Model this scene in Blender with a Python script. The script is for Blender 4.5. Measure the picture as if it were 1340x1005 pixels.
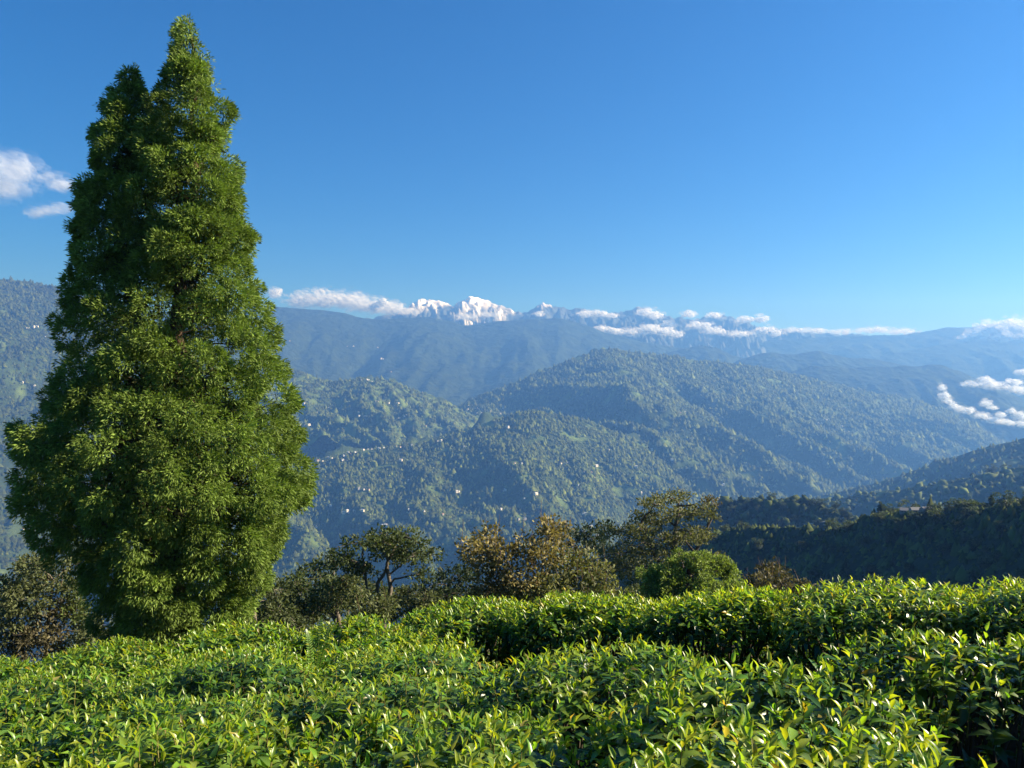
import bpy, math
import numpy as np
from mathutils import Matrix, Vector, Quaternion

rng = np.random.default_rng(11)
SC = bpy.context.scene
COL = SC.collection
for o in list(bpy.data.objects):
    bpy.data.objects.remove(o)

# ------------------------------------------------------------------ camera
F, CX, HY = 1012.0, 670.0, 490.0           # focal length, centre and horizon of the 1340 px photograph
cam = bpy.data.cameras.new('camera')
cam.sensor_width = 36.0
cam.lens = 36.0 * F / 1340.0
cam.shift_y = -12.5 / 1340.0
cam.clip_start = 0.05
cam.clip_end = 80000
camo = bpy.data.objects.new('camera', cam)
camo.rotation_euler = (math.radians(90), 0, 0)
COL.objects.link(camo)
SC.camera = camo

# ------------------------------------------------------------------ sky, sun, exposure
SUN_AZ, SUN_EL = math.radians(88), math.radians(29)      # azimuth from the view direction towards the right
sun_dir = Vector((math.cos(SUN_EL) * math.sin(SUN_AZ), math.cos(SUN_EL) * math.cos(SUN_AZ), math.sin(SUN_EL)))
W = bpy.data.worlds.new('World')
SC.world = W
W.use_nodes = True
nt = W.node_tree
nt.nodes.clear()
sky = nt.nodes.new('ShaderNodeTexSky')
sky.sky_type = 'NISHITA'
sky.sun_disc = False
sky.sun_elevation = SUN_EL
sky.sun_rotation = SUN_AZ
sky.altitude = 2000
sky.air_density = 1.0
sky.dust_density = 0.6
sky.ozone_density = 8.0
hs = nt.nodes.new('ShaderNodeHueSaturation')
hs.inputs['Saturation'].default_value = 1.2
bg = nt.nodes.new('ShaderNodeBackground')
bg.inputs['Strength'].default_value = 0.05
wo = nt.nodes.new('ShaderNodeOutputWorld')
nt.links.new(sky.outputs[0], hs.inputs['Color'])
nt.links.new(hs.outputs[0], bg.inputs[0])
nt.links.new(bg.outputs[0], wo.inputs[0])

sl = bpy.data.lights.new('sun', 'SUN')
sl.energy = 5.0
sl.angle = math.radians(0.5)
sl.color = (1.0, 0.93, 0.80)
so = bpy.data.objects.new('sun', sl)
so.rotation_euler = sun_dir.to_track_quat('Z', 'Y').to_euler()
so.location = (40, -10, 40)
COL.objects.link(so)

SC.view_settings.view_transform = 'Standard'
SC.view_settings.look = 'None'
SC.view_settings.exposure = 1.52
SC.view_settings.gamma = 1.0
SC.view_settings.use_curve_mapping = False
SC.render.engine = 'CYCLES'
cy = SC.cycles
cy.use_denoising = True
cy.max_bounces = 6
cy.diffuse_bounces = 3
cy.glossy_bounces = 2
cy.transmission_bounces = 4
cy.transparent_max_bounces = 128
cy.volume_bounces = 0
cy.caustics_reflective = False
cy.caustics_refractive = False

# ------------------------------------------------------------------ helpers
def P(px, py, d):
    """point seen at a photograph pixel, d metres ahead"""
    return np.array([(px - CX) / F * d, d, (HY - py) / F * d])

def tag(o, label=None, cat=None, group=None, kind=None):
    if label: o['label'] = label
    if cat: o['category'] = cat
    if group: o['group'] = group
    if kind: o['kind'] = kind
    return o

def empty(name, loc, label=None, cat=None, group=None):
    o = bpy.data.objects.new(name, None)
    o.location = tuple(loc)
    o.empty_display_size = 0.2
    COL.objects.link(o)
    return tag(o, label, cat, group)

def mesh_np(name, v, f, col=None, mat=None, smooth=False):
    """one mesh from arrays: v (n,3); f (m,3) or (m,4) or a list of such arrays; col (n,3)"""
    fs = f if isinstance(f, list) else [f]
    fs = [np.asarray(a, dtype=np.int32) for a in fs if len(a)]
    me = bpy.data.meshes.new(name)
    v = np.asarray(v, dtype=np.float32)
    me.vertices.add(len(v))
    me.vertices.foreach_set('co', v.ravel())
    loops = np.concatenate([a.ravel() for a in fs])
    sizes = np.concatenate([np.full(len(a), a.shape[1], dtype=np.int32) for a in fs])
    starts = np.concatenate([[0], np.cumsum(sizes)[:-1]]).astype(np.int32)
    me.loops.add(len(loops))
    me.loops.foreach_set('vertex_index', loops)
    me.polygons.add(len(sizes))
    me.polygons.foreach_set('loop_start', starts)
    me.polygons.foreach_set('loop_total', sizes)
    me.polygons.foreach_set('use_smooth', np.full(len(sizes), bool(smooth)))
    me.update(calc_edges=True)
    me.validate()
    if col is not None:
        at = me.attributes.new('col', 'FLOAT_COLOR', 'POINT')
        c = np.ones((len(v), 4), dtype=np.float32)
        c[:, :3] = np.clip(col, 0, 1)
        at.data.foreach_set('color', c.ravel())
    if mat: me.materials.append(mat)
    return me

def obj(name, me, parent=None, loc=None):
    o = bpy.data.objects.new(name, me)
    COL.objects.link(o)
    if parent is not None: o.parent = parent
    if loc is not None: o.location = tuple(loc)
    return o

class MB:
    """collects pieces of one mesh"""
    def __init__(s): s.v = []; s.f3 = []; s.f4 = []; s.c = []; s.n = 0
    def add(s, v, f, c):
        v = np.asarray(v, dtype=np.float64); f = np.asarray(f)
        (s.f3 if f.shape[1] == 3 else s.f4).append(f + s.n)
        s.v.append(v); s.n += len(v)
        c = np.asarray(c, dtype=np.float64)
        s.c.append(np.broadcast_to(c, v.shape).copy() if c.ndim == 1 else c)
    def build(s, name, mat, parent=None, origin=(0, 0, 0), smooth=False):
        v = np.concatenate(s.v) - np.asarray(origin)
        f = []
        if s.f3: f.append(np.concatenate(s.f3))
        if s.f4: f.append(np.concatenate(s.f4))
        me = mesh_np(name, v, f, np.concatenate(s.c), mat, smooth)
        return obj(name, me, parent)

def unit(a):
    return a / np.maximum(np.linalg.norm(a, axis=-1, keepdims=True), 1e-9)

# ---- gradient noise
_perm = np.random.default_rng(5).permutation(512)
_perm = np.concatenate([_perm, _perm, _perm])
_gr = np.random.default_rng(6).normal(size=(512, 2))
_gr /= np.linalg.norm(_gr, axis=1, keepdims=True)
def noise2(x, y):
    x, y = np.broadcast_arrays(np.asarray(x, float), np.asarray(y, float))
    xi = np.floor(x).astype(int); yi = np.floor(y).astype(int)
    xf = x - xi; yf = y - yi
    u = xf * xf * xf * (xf * (xf * 6 - 15) + 10); v = yf * yf * yf * (yf * (yf * 6 - 15) + 10)
    def g(ix, iy, dx, dy):
        h = _perm[_perm[ix & 511] + (iy & 511)] & 511
        return _gr[h, 0] * dx + _gr[h, 1] * dy
    a = g(xi, yi, xf, yf); b = g(xi + 1, yi, xf - 1, yf)
    c = g(xi, yi + 1, xf, yf - 1); d = g(xi + 1, yi + 1, xf - 1, yf - 1)
    return 1.4 * ((a + (b - a) * u) * (1 - v) + (c + (d - c) * u) * v)
def fbm(x, y, o=4, ridged=False):
    s = 0; a = 1.0; t = 0
    for i in range(o):
        n = noise2(x * 2 ** i + 17.3 * i, y * 2 ** i - 9.1 * i)
        s = s + a * ((1 - 2 * np.abs(n)) if ridged else n); t += a; a *= 0.5
    return s / t
def sstep(a, b, x):
    t = np.clip((x - a) / (b - a), 0, 1)
    return t * t * (3 - 2 * t)

# ---- materials
def mat_col(name, rough=0.8, trans=0.0, spec=0.3, nscale=None, namp=0.25, bump=0.0, coat=0.0, tint=(1.0, 1.0, 1.0)):
    """colour from the 'col' attribute, broken up by noise; trans = share of light let through (leaves)"""
    m = bpy.data.materials.new(name)
    m.use_nodes = True
    t = m.node_tree; t.nodes.clear()
    out = t.nodes.new('ShaderNodeOutputMaterial')
    pb = t.nodes.new('ShaderNodeBsdfPrincipled')
    pb.inputs['Roughness'].default_value = rough
    pb.inputs['Specular IOR Level'].default_value = spec
    at = t.nodes.new('ShaderNodeAttribute'); at.attribute_name = 'col'
    cs = at.outputs['Color']
    if nscale:
        tc = t.nodes.new('ShaderNodeTexCoord')
        nz = t.nodes.new('ShaderNodeTexNoise')
        nz.inputs['Scale'].default_value = nscale
        nz.inputs['Detail'].default_value = 9
        t.links.new(tc.outputs['Object'], nz.inputs['Vector'])
        mr = t.nodes.new('ShaderNodeMapRange')
        mr.inputs['From Min'].default_value = 0.3; mr.inputs['From Max'].default_value = 0.7
        mr.inputs['To Min'].default_value = 1 - namp; mr.inputs['To Max'].default_value = 1 + namp
        t.links.new(nz.outputs[0], mr.inputs['Value'])
        vm = t.nodes.new('ShaderNodeVectorMath'); vm.operation = 'SCALE'
        t.links.new(cs, vm.inputs[0]); t.links.new(mr.outputs[0], vm.inputs['Scale'])
        cs = vm.outputs[0]
        if bump:
            bp = t.nodes.new('ShaderNodeBump')
            bp.inputs['Strength'].default_value = 1.0
            bp.inputs['Distance'].default_value = bump
            t.links.new(nz.outputs[0], bp.inputs['Height'])
            t.links.new(bp.outputs[0], pb.inputs['Normal'])
    t.links.new(cs, pb.inputs['Base Color'])
    sh = pb.outputs[0]
    if trans > 0:
        tr = t.nodes.new('ShaderNodeBsdfTranslucent')
        g = t.nodes.new('ShaderNodeVectorMath'); g.operation = 'MULTIPLY'
        g.inputs[1].default_value = tint
        t.links.new(cs, g.inputs[0]); t.links.new(g.outputs[0], tr.inputs['Color'])
        mx = t.nodes.new('ShaderNodeMixShader'); mx.inputs[0].default_value = trans
        t.links.new(sh, mx.inputs[1]); t.links.new(tr.outputs[0], mx.inputs[2])
        sh = mx.outputs[0]
    t.links.new(sh, out.inputs['Surface'])
    return m

M_HILL = mat_col('forested_slope', 0.95, spec=0.05, nscale=0.02, namp=0.35, bump=9.0)
M_FAR = mat_col('distant_slope', 0.95, spec=0.05, nscale=0.012, namp=0.5, bump=45.0)
M_SNOW = mat_col('snow_and_rock', 0.8, spec=0.1, nscale=0.004, namp=0.1, bump=60.0)
M_SOIL = mat_col('soil', 0.95, spec=0.1, nscale=9.0, namp=0.4, bump=0.03)
M_GRASSY = mat_col('grassy_slope', 0.95, spec=0.05, nscale=0.35, namp=0.35, bump=0.5)
M_CANOPY = mat_col('forest_canopy', 0.9, 0.15, 0.1, nscale=0.15, namp=0.3)
M_BARK = mat_col('bark', 0.9, spec=0.15, nscale=6.0, namp=0.4, bump=0.02)
M_NEEDLE = mat_col('conifer_needles', 0.6, 0.28, 0.2, tint=(1.15, 1.25, 0.6))
M_LEAF = mat_col('tree_leaves', 0.6, 0.3, 0.25, tint=(1.3, 1.3, 0.6))
M_TEA = mat_col('tea_leaf', 0.33, 0.42, 0.5, tint=(2.3, 2.0, 0.45))
M_TWIG = mat_col('twigs', 0.9, spec=0.1, nscale=20.0, namp=0.4)
M_HOUSE = mat_col('painted_house', 0.7, spec=0.2)
M_PATH = mat_col('pale_path', 0.9, spec=0.1, nscale=0.6, namp=0.2)
def cloud_mat():
    m = bpy.data.materials.new('cloud')
    m.use_nodes = True
    t = m.node_tree; t.nodes.clear()
    out = t.nodes.new('ShaderNodeOutputMaterial')
    df = t.nodes.new('ShaderNodeBsdfDiffuse'); df.inputs[0].default_value = (0.88, 0.93, 1.0, 1)
    tl = t.nodes.new('ShaderNodeBsdfTranslucent'); tl.inputs[0].default_value = (0.88, 0.93, 1.0, 1)
    mx = t.nodes.new('ShaderNodeMixShader'); mx.inputs[0].default_value = 0.5
    tp = t.nodes.new('ShaderNodeBsdfTransparent')
    at = t.nodes.new('ShaderNodeAttribute'); at.attribute_name = 'col'
    sx = t.nodes.new('ShaderNodeSeparateColor')
    m2 = t.nodes.new('ShaderNodeMixShader')
    t.links.new(df.outputs[0], mx.inputs[1]); t.links.new(tl.outputs[0], mx.inputs[2])
    t.links.new(at.outputs['Color'], sx.inputs[0]); t.links.new(sx.outputs[0], m2.inputs[0])
    t.links.new(tp.outputs[0], m2.inputs[1]); t.links.new(mx.outputs[0], m2.inputs[2])
    t.links.new(m2.outputs[0], out.inputs['Surface'])
    return m
M_CLOUD = cloud_mat()

# ------------------------------------------------------------------ setting: valley floor and hills
def grid_faces(a, b):
    i = np.arange(a - 1)[:, None] * b + np.arange(b - 1)[None, :]
    i = i.ravel()
    return np.stack([i, i + b, i + b + 1, i + 1], 1)

GREEN_F = np.array([0.034, 0.054, 0.020])
GREEN_C = np.array([0.095, 0.140, 0.042])

def ridge(name, label, pts, front, back, slope, spur=0.0, wav=400.0, rough=0.0, shear=0.0, ns=260, nt=90, mat=None,
          seed=0.0, clear=0.35, crest=1.2, ndir=None, colf=None, floor=-1000.0, cscale=None):
    """a mountain lofted along its crest: pts are (px, py, distance); front = width of the near slope in metres"""
    q = np.array([P(*p) for p in pts])
    L = np.concatenate([[0], np.cumsum(np.linalg.norm(np.diff(q[:, :2], axis=0), axis=1))])
    s = np.linspace(0, L[-1], ns)
    c = np.stack([np.interp(s, L, q[:, k]) for k in range(3)], 1)
    k = max(3, ns // 60) | 1
    ker = np.hanning(k + 2)[1:-1]; ker /= ker.sum()
    for a in (1, 2):
        c[:, a] = np.convolve(np.pad(c[:, a], k // 2, mode='edge'), ker, 'valid')
    d0 = np.mean(q[:, 1])
    c[:, 2] += crest * d0 / F * fbm(s / (d0 * 0.03), s * 0 + seed, 4) * 2.2
    if ndir is None:
        t = q[-1, :2] - q[0, :2]; n = np.array([t[1], -t[0]]); n /= np.linalg.norm(n)
        if n[1] > 0: n = -n
    else:
        n = np.array(ndir, float); n /= np.linalg.norm(n)
    nb = max(6, nt // 7)
    tt = np.concatenate([-back * np.linspace(1, 0, nb, endpoint=False) ** 1.4, front * np.linspace(0, 1, nt) ** 1.25])
    S, T = np.meshgrid(s, tt, indexing='ij')
    A = np.abs(T); wd = np.where(T < 0, back, front)
    z = c[:, 2][:, None] - slope * A * (1 - 0.22 * A / wd)
    ramp = sstep(0, 0.4, A / wd)
    ss = (S - shear * A) / wav + 0.35 * fbm(S / wav * 0.7 + seed, A / wav * 0.7, 2)
    r = fbm(ss + seed * 3.1, A / (wav * 5.0) + seed, 3, ridged=True)
    z = z + spur * ramp * (r - 0.35)
    z = z + rough * fbm(S / (wav * 0.22), A / (wav * 0.22) + seed, 4) * (0.25 + ramp)
    x = c[:, 0][:, None] + n[0] * T
    y = c[:, 1][:, None] + n[1] * T
    z = np.maximum(z, floor + 0.5)
    V = np.stack([x, y, z], -1)
    cs = cscale or wav * 0.22
    mask = sstep(0.12, 0.32, fbm(S / cs + 7 + seed, A / cs * 1.6, 4) + clear - 0.35)
    col = GREEN_F[None, None] * (1 - mask[..., None]) + GREEN_C * mask[..., None]
    if colf is not None: col = colf(S, T, V, col, c)
    me = mesh_np(name, V.reshape(-1, 3), grid_faces(len(s), len(tt)), col.reshape(-1, 3), mat or M_HILL, True)
    o = obj(name, me)
    tag(o, label, None, None, 'structure')
    return dict(V=V, mask=mask, nb=nb, n=n, o=o)

def bilin(R, u, v):
    """surface points of a ridge at grid coordinates"""
    V = R['V']
    i = np.clip(u.astype(int), 0, V.shape[0] - 2); j = np.clip(v.astype(int), 0, V.shape[1] - 2)
    fu = (u - i)[:, None]; fv = (v - j)[:, None]
    p = (V[i, j] * (1 - fu) + V[i + 1, j] * fu) * (1 - fv) + (V[i, j + 1] * (1 - fu) + V[i + 1, j + 1] * fu) * fv
    return p, R['mask'][i, j]

t_ = (1 + 5 ** 0.5) / 2
ICO_V = np.array([[-1, t_, 0], [1, t_, 0], [-1, -t_, 0], [1, -t_, 0], [0, -1, t_], [0, 1, t_], [0, -1, -t_], [0, 1, -t_],
                  [t_, 0, -1], [t_, 0, 1], [-t_, 0, -1], [-t_, 0, 1]], float)
ICO_V /= np.linalg.norm(ICO_V[0])
ICO_F = np.array([[0, 11, 5], [0, 5, 1], [0, 1, 7], [0, 7, 10], [0, 10, 11], [1, 5, 9], [5, 11, 4], [11, 10, 2], [10, 7, 6],
                  [7, 1, 8], [3, 9, 4], [3, 4, 2], [3, 2, 6], [3, 6, 8], [3, 8, 9], [4, 9, 5], [2, 4, 11], [6, 2, 10],
                  [8, 6, 7], [9, 8, 1]])
def ico2():
    v = [tuple(a) for a in ICO_V]; idx = {}; f = []
    def mid(a, b):
        k = (min(a, b), max(a, b))
        if k not in idx:
            m = (np.array(v[a]) + np.array(v[b])); m /= np.linalg.norm(m)
            idx[k] = len(v); v.append(tuple(m))
        return idx[k]
    for a, b, c in ICO_F:
        ab, bc, ca = mid(a, b), mid(b, c), mid(c, a)
        f += [(a, ab, ca), (b, bc, ab), (c, ca, bc), (ab, bc, ca)]
    return np.array(v), np.array(f)
ICO2_V, ICO2_F = ico2()
OCT_V = np.array([[1, 0, -0.35], [0, 1, -0.35], [-1, 0, -0.35], [0, -1, -0.35], [0, 0, 1.0]])
OCT_F = np.array([[0, 1, 4], [1, 2, 4], [2, 3, 4], [3, 0, 4]])       # crowns seen from above and the side only

def pix(p):
    return CX + p[:, 0] / p[:, 1] * F, HY - p[:, 2] / p[:, 1] * F

def forest(R, name, label, n, size, seed=1, keep=0.75, vmax=1.0, px=None, fine=False, tone=1.0, var=1.0):
    """tree crowns massed over a slope"""
    g = np.random.default_rng(seed)
    V = R['V']
    u = g.uniform(0, V.shape[0] - 1.01, n * 6)
    v = R['nb'] - 1.5 + g.uniform(0, 1, n * 6) ** 0.8 * (V.shape[1] - R['nb']) * vmax
    p, m = bilin(R, u, v)
    x, y = pix(p)
    ok = (g.uniform(size=len(p)) > m * keep * 1.25) & (x > -60) & (x < 1400) & (p[:, 2] > -985)
    if px: ok &= (x > px[0]) & (x < px[1])
    if len(px or ()) == 4: ok &= (x < px[2]) | (x > px[3])
    p = p[ok][:n]
    n = len(p)
    sz = size * np.clip(np.exp(0.42 * g.normal(size=n)) * 0.85, 0.35, 2.2)
    sc = np.stack([sz * g.uniform(0.8, 1.2, n), sz * g.uniform(0.8, 1.2, n), sz * g.uniform(0.8, 1.45, n)], 1)
    a = g.uniform(0, 6.28, n); ca, sa = np.cos(a), np.sin(a)
    IV, IF = (ICO_V, ICO_F) if fine else (OCT_V, OCT_F)
    k_ = len(IV)
    b = IV[None] * (1 + 0.36 * np.clip(g.normal(size=(n, k_, 1)), -1.8, 1.8)) * sc[:, None]
    w = np.stack([b[..., 0] * ca[:, None] - b[..., 1] * sa[:, None], b[..., 0] * sa[:, None] + b[..., 1] * ca[:, None], b[..., 2]], -1)
    w = w + p[:, None] + np.array([0, 0, 0.45])[None, None] * sz[:, None, None]
    base = tone * np.array([0.080, 0.106, 0.030])[None] * (1 + var * (g.uniform(-0.55, 0.45, size=(n, 1))))
    k = g.uniform(size=n)
    base[k > 0.85] *= 1 + var * np.array([0.45, 0.4, 0.1])
    col = np.repeat(base[:, None], k_, 1)
    f = (IF[None] + k_ * np.arange(n)[:, None, None]).reshape(-1, 3)
    me = mesh_np(name, w.reshape(-1, 3), f, col.reshape(-1, 3), M_CANOPY, True)
    o = obj(name, me)
    return tag(o, label, 'forest', None, 'stuff')

# valley floor: one sheet under everything
gx, gy = np.meshgrid(np.linspace(-9400, 9400, 60), np.linspace(-400, 12400, 60), indexing='ij')
gz = -1000 + 0 * gx
obj('valley_floor', mesh_np('valley_floor', np.stack([gx, gy, gz], -1).reshape(-1, 3), grid_faces(60, 60),
    np.tile(GREEN_F * 1.3, (3600, 1)), M_FAR, True))
tag(bpy.data.objects['valley_floor'], 'green valley floor far below the ridges', None, None, 'structure')

# --- snow range
def snowcol(S, T, V, col, c):
    px = CX + V[..., 0] / V[..., 1] * F
    z = V[..., 2]
    d = V[..., 1]
    py = HY - z / d * F
    lim = np.full(px.shape, 380.0)
    for a, b, y in ((533, 575, 405), (572, 592, 402), (590, 665, 424), (662, 684, 412), (702, 722, 402), (832, 842, 402)):
        lim = np.where((px > a) & (px < b), y, lim)
    lim = lim + 6 * fbm(px / 14, py / 9, 3)
    m = sstep(-1.5, 1.5, lim - py) * np.where(T > -2000, 1, 0)
    rk = 1 - 0.88 * sstep(0.12, 0.42, fbm(px / 7.0, py / 16.0, 4, ridged=True) + 0.3 * fbm(px / 3, py / 3, 2)) * sstep(391, 408, py)
    m = (m * rk)[..., None]
    return np.array([0.06, 0.08, 0.085]) * (1 - m) + np.array([0.93, 0.93, 0.95]) * m
DS = 10500
SP = [(250, 440), (380, 425), (480, 417), (520, 410), (537, 404), (541, 394), (548, 391), (556, 393), (563, 390), (572, 395), (580, 394), (590, 401),
      (600, 397), (606, 392), (612, 389), (618, 387), (624, 390), (632, 391), (640, 394), (648, 399), (656, 400), (664, 403), (674, 406), (684, 411),
      (692, 408), (702, 401), (711, 394), (718, 399), (724, 402), (732, 401), (742, 405), (752, 404), (760, 402), (768, 406), (790, 411), (815, 408), (828, 405),
      (838, 400), (848, 406), (870, 413), (900, 418), (930, 415), (945, 412), (960, 416), (990, 427), (1040, 433), (1100, 437), (1180, 440), (1300, 445), (1450, 455)]
ridge('mountain_range', 'snow capped mountain range on the horizon', [(a, b, DS) for a, b in SP], 1300, 900, 0.75, spur=290, wav=380, rough=230,
      ns=620, nt=70, mat=M_SNOW, seed=2.0, crest=0.8, colf=snowcol, ndir=(0, -1))
# --- far hazy ridges
def far(name, label, pts, d, front, slope, spur, wav, **k):
    return ridge(name, label, [(a, b, d if len(r) == 0 else r[0]) for a, b, *r in pts], front, 800, slope, spur=spur, wav=wav, rough=spur * 0.3, mat=M_FAR,
                 ns=k.pop('ns', 220), nt=36, clear=0.05, colf=lambda S, T, V, col, c: col * 0.6, **k)
far('far_ridge', 'hazy blue ridge fading into the far right of the horizon', [(880, 470), (960, 450), (1040, 443), (1100, 440), (1180, 438), (1215, 433), (1240, 428), (1270, 428), (1340, 430), (1500, 440)],
    9900, 1500, 0.55, 200, 900, seed=3.0, crest=0.6)
far('far_ridge', 'long pale blue ridge under the white cloud bank', [(1060, 480), (1150, 466), (1200, 456), (1240, 450), (1285, 446), (1340, 449), (1420, 452), (1560, 460)],
    8900, 1600, 0.5, 160, 900, seed=4.0, crest=0.6)
RF = far('far_ridge', 'big hazy blue ridge below the snow peaks', [(100, 420), (250, 405), (340, 400), (372, 402), (410, 405), (440, 408), (480, 417), (500, 418), (530, 416), (560, 415), (590, 420), (608, 427), (640, 422),
    (680, 418), (710, 417), (732, 416), (760, 423), (790, 434), (830, 445), (870, 452), (930, 462), (1020, 480), (1120, 510)],
    8700, 2600, 0.5, 240, 1100, seed=5.0, crest=0.7, ns=420)
far('far_ridge', 'small pointed blue hill behind the main forested mountain', [(820, 480), (860, 465), (890, 457), (918, 452), (938, 455), (960, 465), (990, 473), (1050, 490)], 7900, 1200, 0.5, 120, 500, seed=6.0, crest=0.5)
far('far_ridge', 'low blue hill with two bumps beyond the mountain shoulder', [(930, 490), (965, 472), (985, 465), (1008, 461), (1030, 464), (1050, 462), (1070, 459), (1090, 464), (1110, 468), (1145, 470), (1185, 478), (1250, 492)], 7300, 1300, 0.5, 120, 500, seed=7.0, crest=0.5)
far('far_ridge', 'flat topped blue ridge with drifting low clouds', [(1000, 500), (1045, 483), (1062, 478), (1110, 481), (1150, 480), (1190, 479), (1232, 477), (1250, 484), (1275, 494), (1300, 505), (1340, 522), (1420, 545), (1540, 580)], 6300, 1500, 0.5, 170, 600, seed=8.0, crest=0.6)
# --- forested mid ridges
RL = ridge('hill', 'tall green forested hillside rising behind the conifer', [(-420, 350, 5200), (-250, 352, 5200), (-100, 360, 5200), (0, 366, 5200), (40, 369, 5200), (80, 377, 5200), (140, 395, 5200), (220, 425, 5200), (300, 455, 5200), (365, 478, 5200), (420, 497, 5200), (500, 530, 5200), (600, 580, 5200)],
           2400, 700, 0.52, spur=190, wav=520, rough=45, ns=240, nt=70, seed=9.0, clear=0.22, shear=-0.5)
RK = ridge('hill', 'rounded green spur with bright clearings above the saddle village', [(180, 520, 4700), (300, 500, 4700), (370, 494, 4700), (400, 495, 4700), (430, 500, 4700), (455, 497, 4700), (490, 494, 4700), (515, 500, 4700), (540, 510, 4700), (565, 521, 4700), (590, 531, 4700), (620, 545, 4700), (700, 590, 4700)],
           760, 300, 0.62, spur=170, wav=330, rough=35, ns=220, nt=60, seed=10.0, clear=0.5, shear=0.7)
RK2 = ridge('hill', 'low green spur with pale fields descending to the village', [(150, 540, 4350), (260, 533, 4350), (350, 532, 4350), (400, 540, 4350), (440, 560, 4350), (480, 578, 4350), (520, 590, 4350), (600, 640, 4350)],
            560, 300, 0.62, spur=90, wav=300, rough=30, ns=180, nt=50, seed=11.0, clear=0.5, shear=0.5)
RB = ridge('hill', 'broad forested mountain with rounded summit in the middle distance', [(480, 590, 5200), (560, 550, 5200), (600, 531, 5200), (640, 514, 5200), (670, 503, 5200), (700, 489, 5200), (730, 478, 5200), (760, 466, 5200), (785, 458, 5200), (800, 456, 5200), (825, 461, 5200), (850, 463, 5200),
    (880, 466, 5200), (905, 471, 5200), (940, 474, 5200), (985, 480, 5200), (1020, 486, 5200), (1050, 493, 5200), (1100, 504, 5200), (1135, 513, 5200), (1170, 518, 5200), (1205, 526, 5200), (1240, 538, 5200), (1270, 553, 5200), (1300, 572, 5200), (1340, 600, 5200), (1420, 660, 5200)],
    2500, 700, 0.44, spur=230, wav=560, rough=40, ns=380, nt=75, seed=12.0, clear=0.3, shear=0.6)
RA = ridge('hill', 'dark green forested ridge dotted with white houses', [(200, 640, 3600), (300, 622, 3600), (380, 612, 3600), (420, 602, 3600), (460, 592, 3600), (500, 585, 3600), (545, 582, 3600), (580, 572, 3600), (615, 561, 3600), (650, 549, 3600), (680, 540, 3600), (700, 538, 3600), (725, 542, 3600), (760, 550, 3600),
    (800, 563, 3600), (850, 582, 3600), (900, 603, 3600), (950, 626, 3600), (1010, 654, 3600), (1100, 700, 3600), (1200, 740, 3600)],
    1900, 330, 0.50, spur=170, wav=430, rough=32, ns=330, nt=80, seed=13.0, clear=0.34, shear=0.5)
# --- right side
RR2 = ridge('hill', 'long hazy slope rising to the right behind the dark hill', [(960, 690, 2900), (1060, 652, 2697), (1130, 636, 2555), (1180, 622, 2454), (1230, 603, 2352), (1280, 588, 2251), (1340, 573, 2129), (1450, 550, 1906), (1650, 520, 1500)],
            700, 300, 0.5, spur=60, wav=260, rough=14, ns=200, nt=60, seed=14.0, clear=0.25, ndir=(-0.9, -0.43))
RR1 = ridge('hill', 'nearer shaded slope with pale tracks rising to the right', [(980, 690, 1800), (1060, 662, 1687), (1120, 648, 1601), (1180, 640, 1516), (1240, 630, 1431), (1290, 620, 1360), (1340, 611, 1290), (1450, 600, 1134), (1650, 570, 850)],
            420, 200, 0.5, spur=40, wav=170, rough=9, ns=200, nt=60, seed=15.0, clear=0.3, ndir=(-0.93, -0.37))
RKN = ridge('hill', 'dark wooded knoll beyond the terraced saddle', [(820, 700, 1000), (880, 676, 943), (930, 662, 896), (970, 655, 858), (1010, 653, 820), (1050, 656, 782), (1090, 668, 744), (1120, 685, 716), (1200, 720, 640)],
            200, 120, 0.72, spur=18, wav=110, rough=6, ns=160, nt=60, seed=16.0, clear=0.2, ndir=(-0.9, -0.43))
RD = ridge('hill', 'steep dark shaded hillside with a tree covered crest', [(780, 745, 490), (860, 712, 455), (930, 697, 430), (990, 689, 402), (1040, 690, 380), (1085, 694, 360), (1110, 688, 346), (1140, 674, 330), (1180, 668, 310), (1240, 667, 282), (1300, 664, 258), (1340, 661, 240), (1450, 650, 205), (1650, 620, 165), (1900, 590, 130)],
           170, 70, 0.86, spur=9, wav=60, rough=1.2, ns=240, nt=60, seed=17.0, clear=0.05, mat=M_GRASSY, ndir=(-0.97, -0.22), crest=0.5, floor=-170, colf=lambda S, T, V, col, c: col * np.array([0.85, 0.85, 1.35]))  # blue tint puts haze and sky light into the slope colour

forest(RA, 'forest', 'dense woodland over the dark ridge dotted with houses', 46000, 6.2, 1, vmax=0.8)
forest(RB, 'forest', 'dense woodland over the broad rounded mountain', 52000, 7.6, 2)
forest(RL, 'forest', 'woodland over the tall hillside behind the conifer', 19000, 7.8, 3, tone=0.68, px=(-40, 440, 125, 335))
forest(RK, 'forest', 'woodland around the clearings of the rounded spur', 7000, 7.5, 4, px=(330, 720))
forest(RK2, 'forest', 'woodland on the low spur above the village', 4500, 7.2, 5, px=(330, 620))
forest(RR2, 'forest', 'woodland patches on the long hazy slope', 2600, 6, 6, keep=0.9)
forest(RR1, 'forest', 'woodland patches on the nearer shaded slope', 2200, 4.2, 7, keep=0.9, fine=True)
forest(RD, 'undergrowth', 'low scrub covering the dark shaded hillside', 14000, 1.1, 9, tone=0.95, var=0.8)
forest(RKN, 'forest', 'dark woodland covering the knoll', 2000, 2.8, 8, fine=True, tone=0.8)

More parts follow.
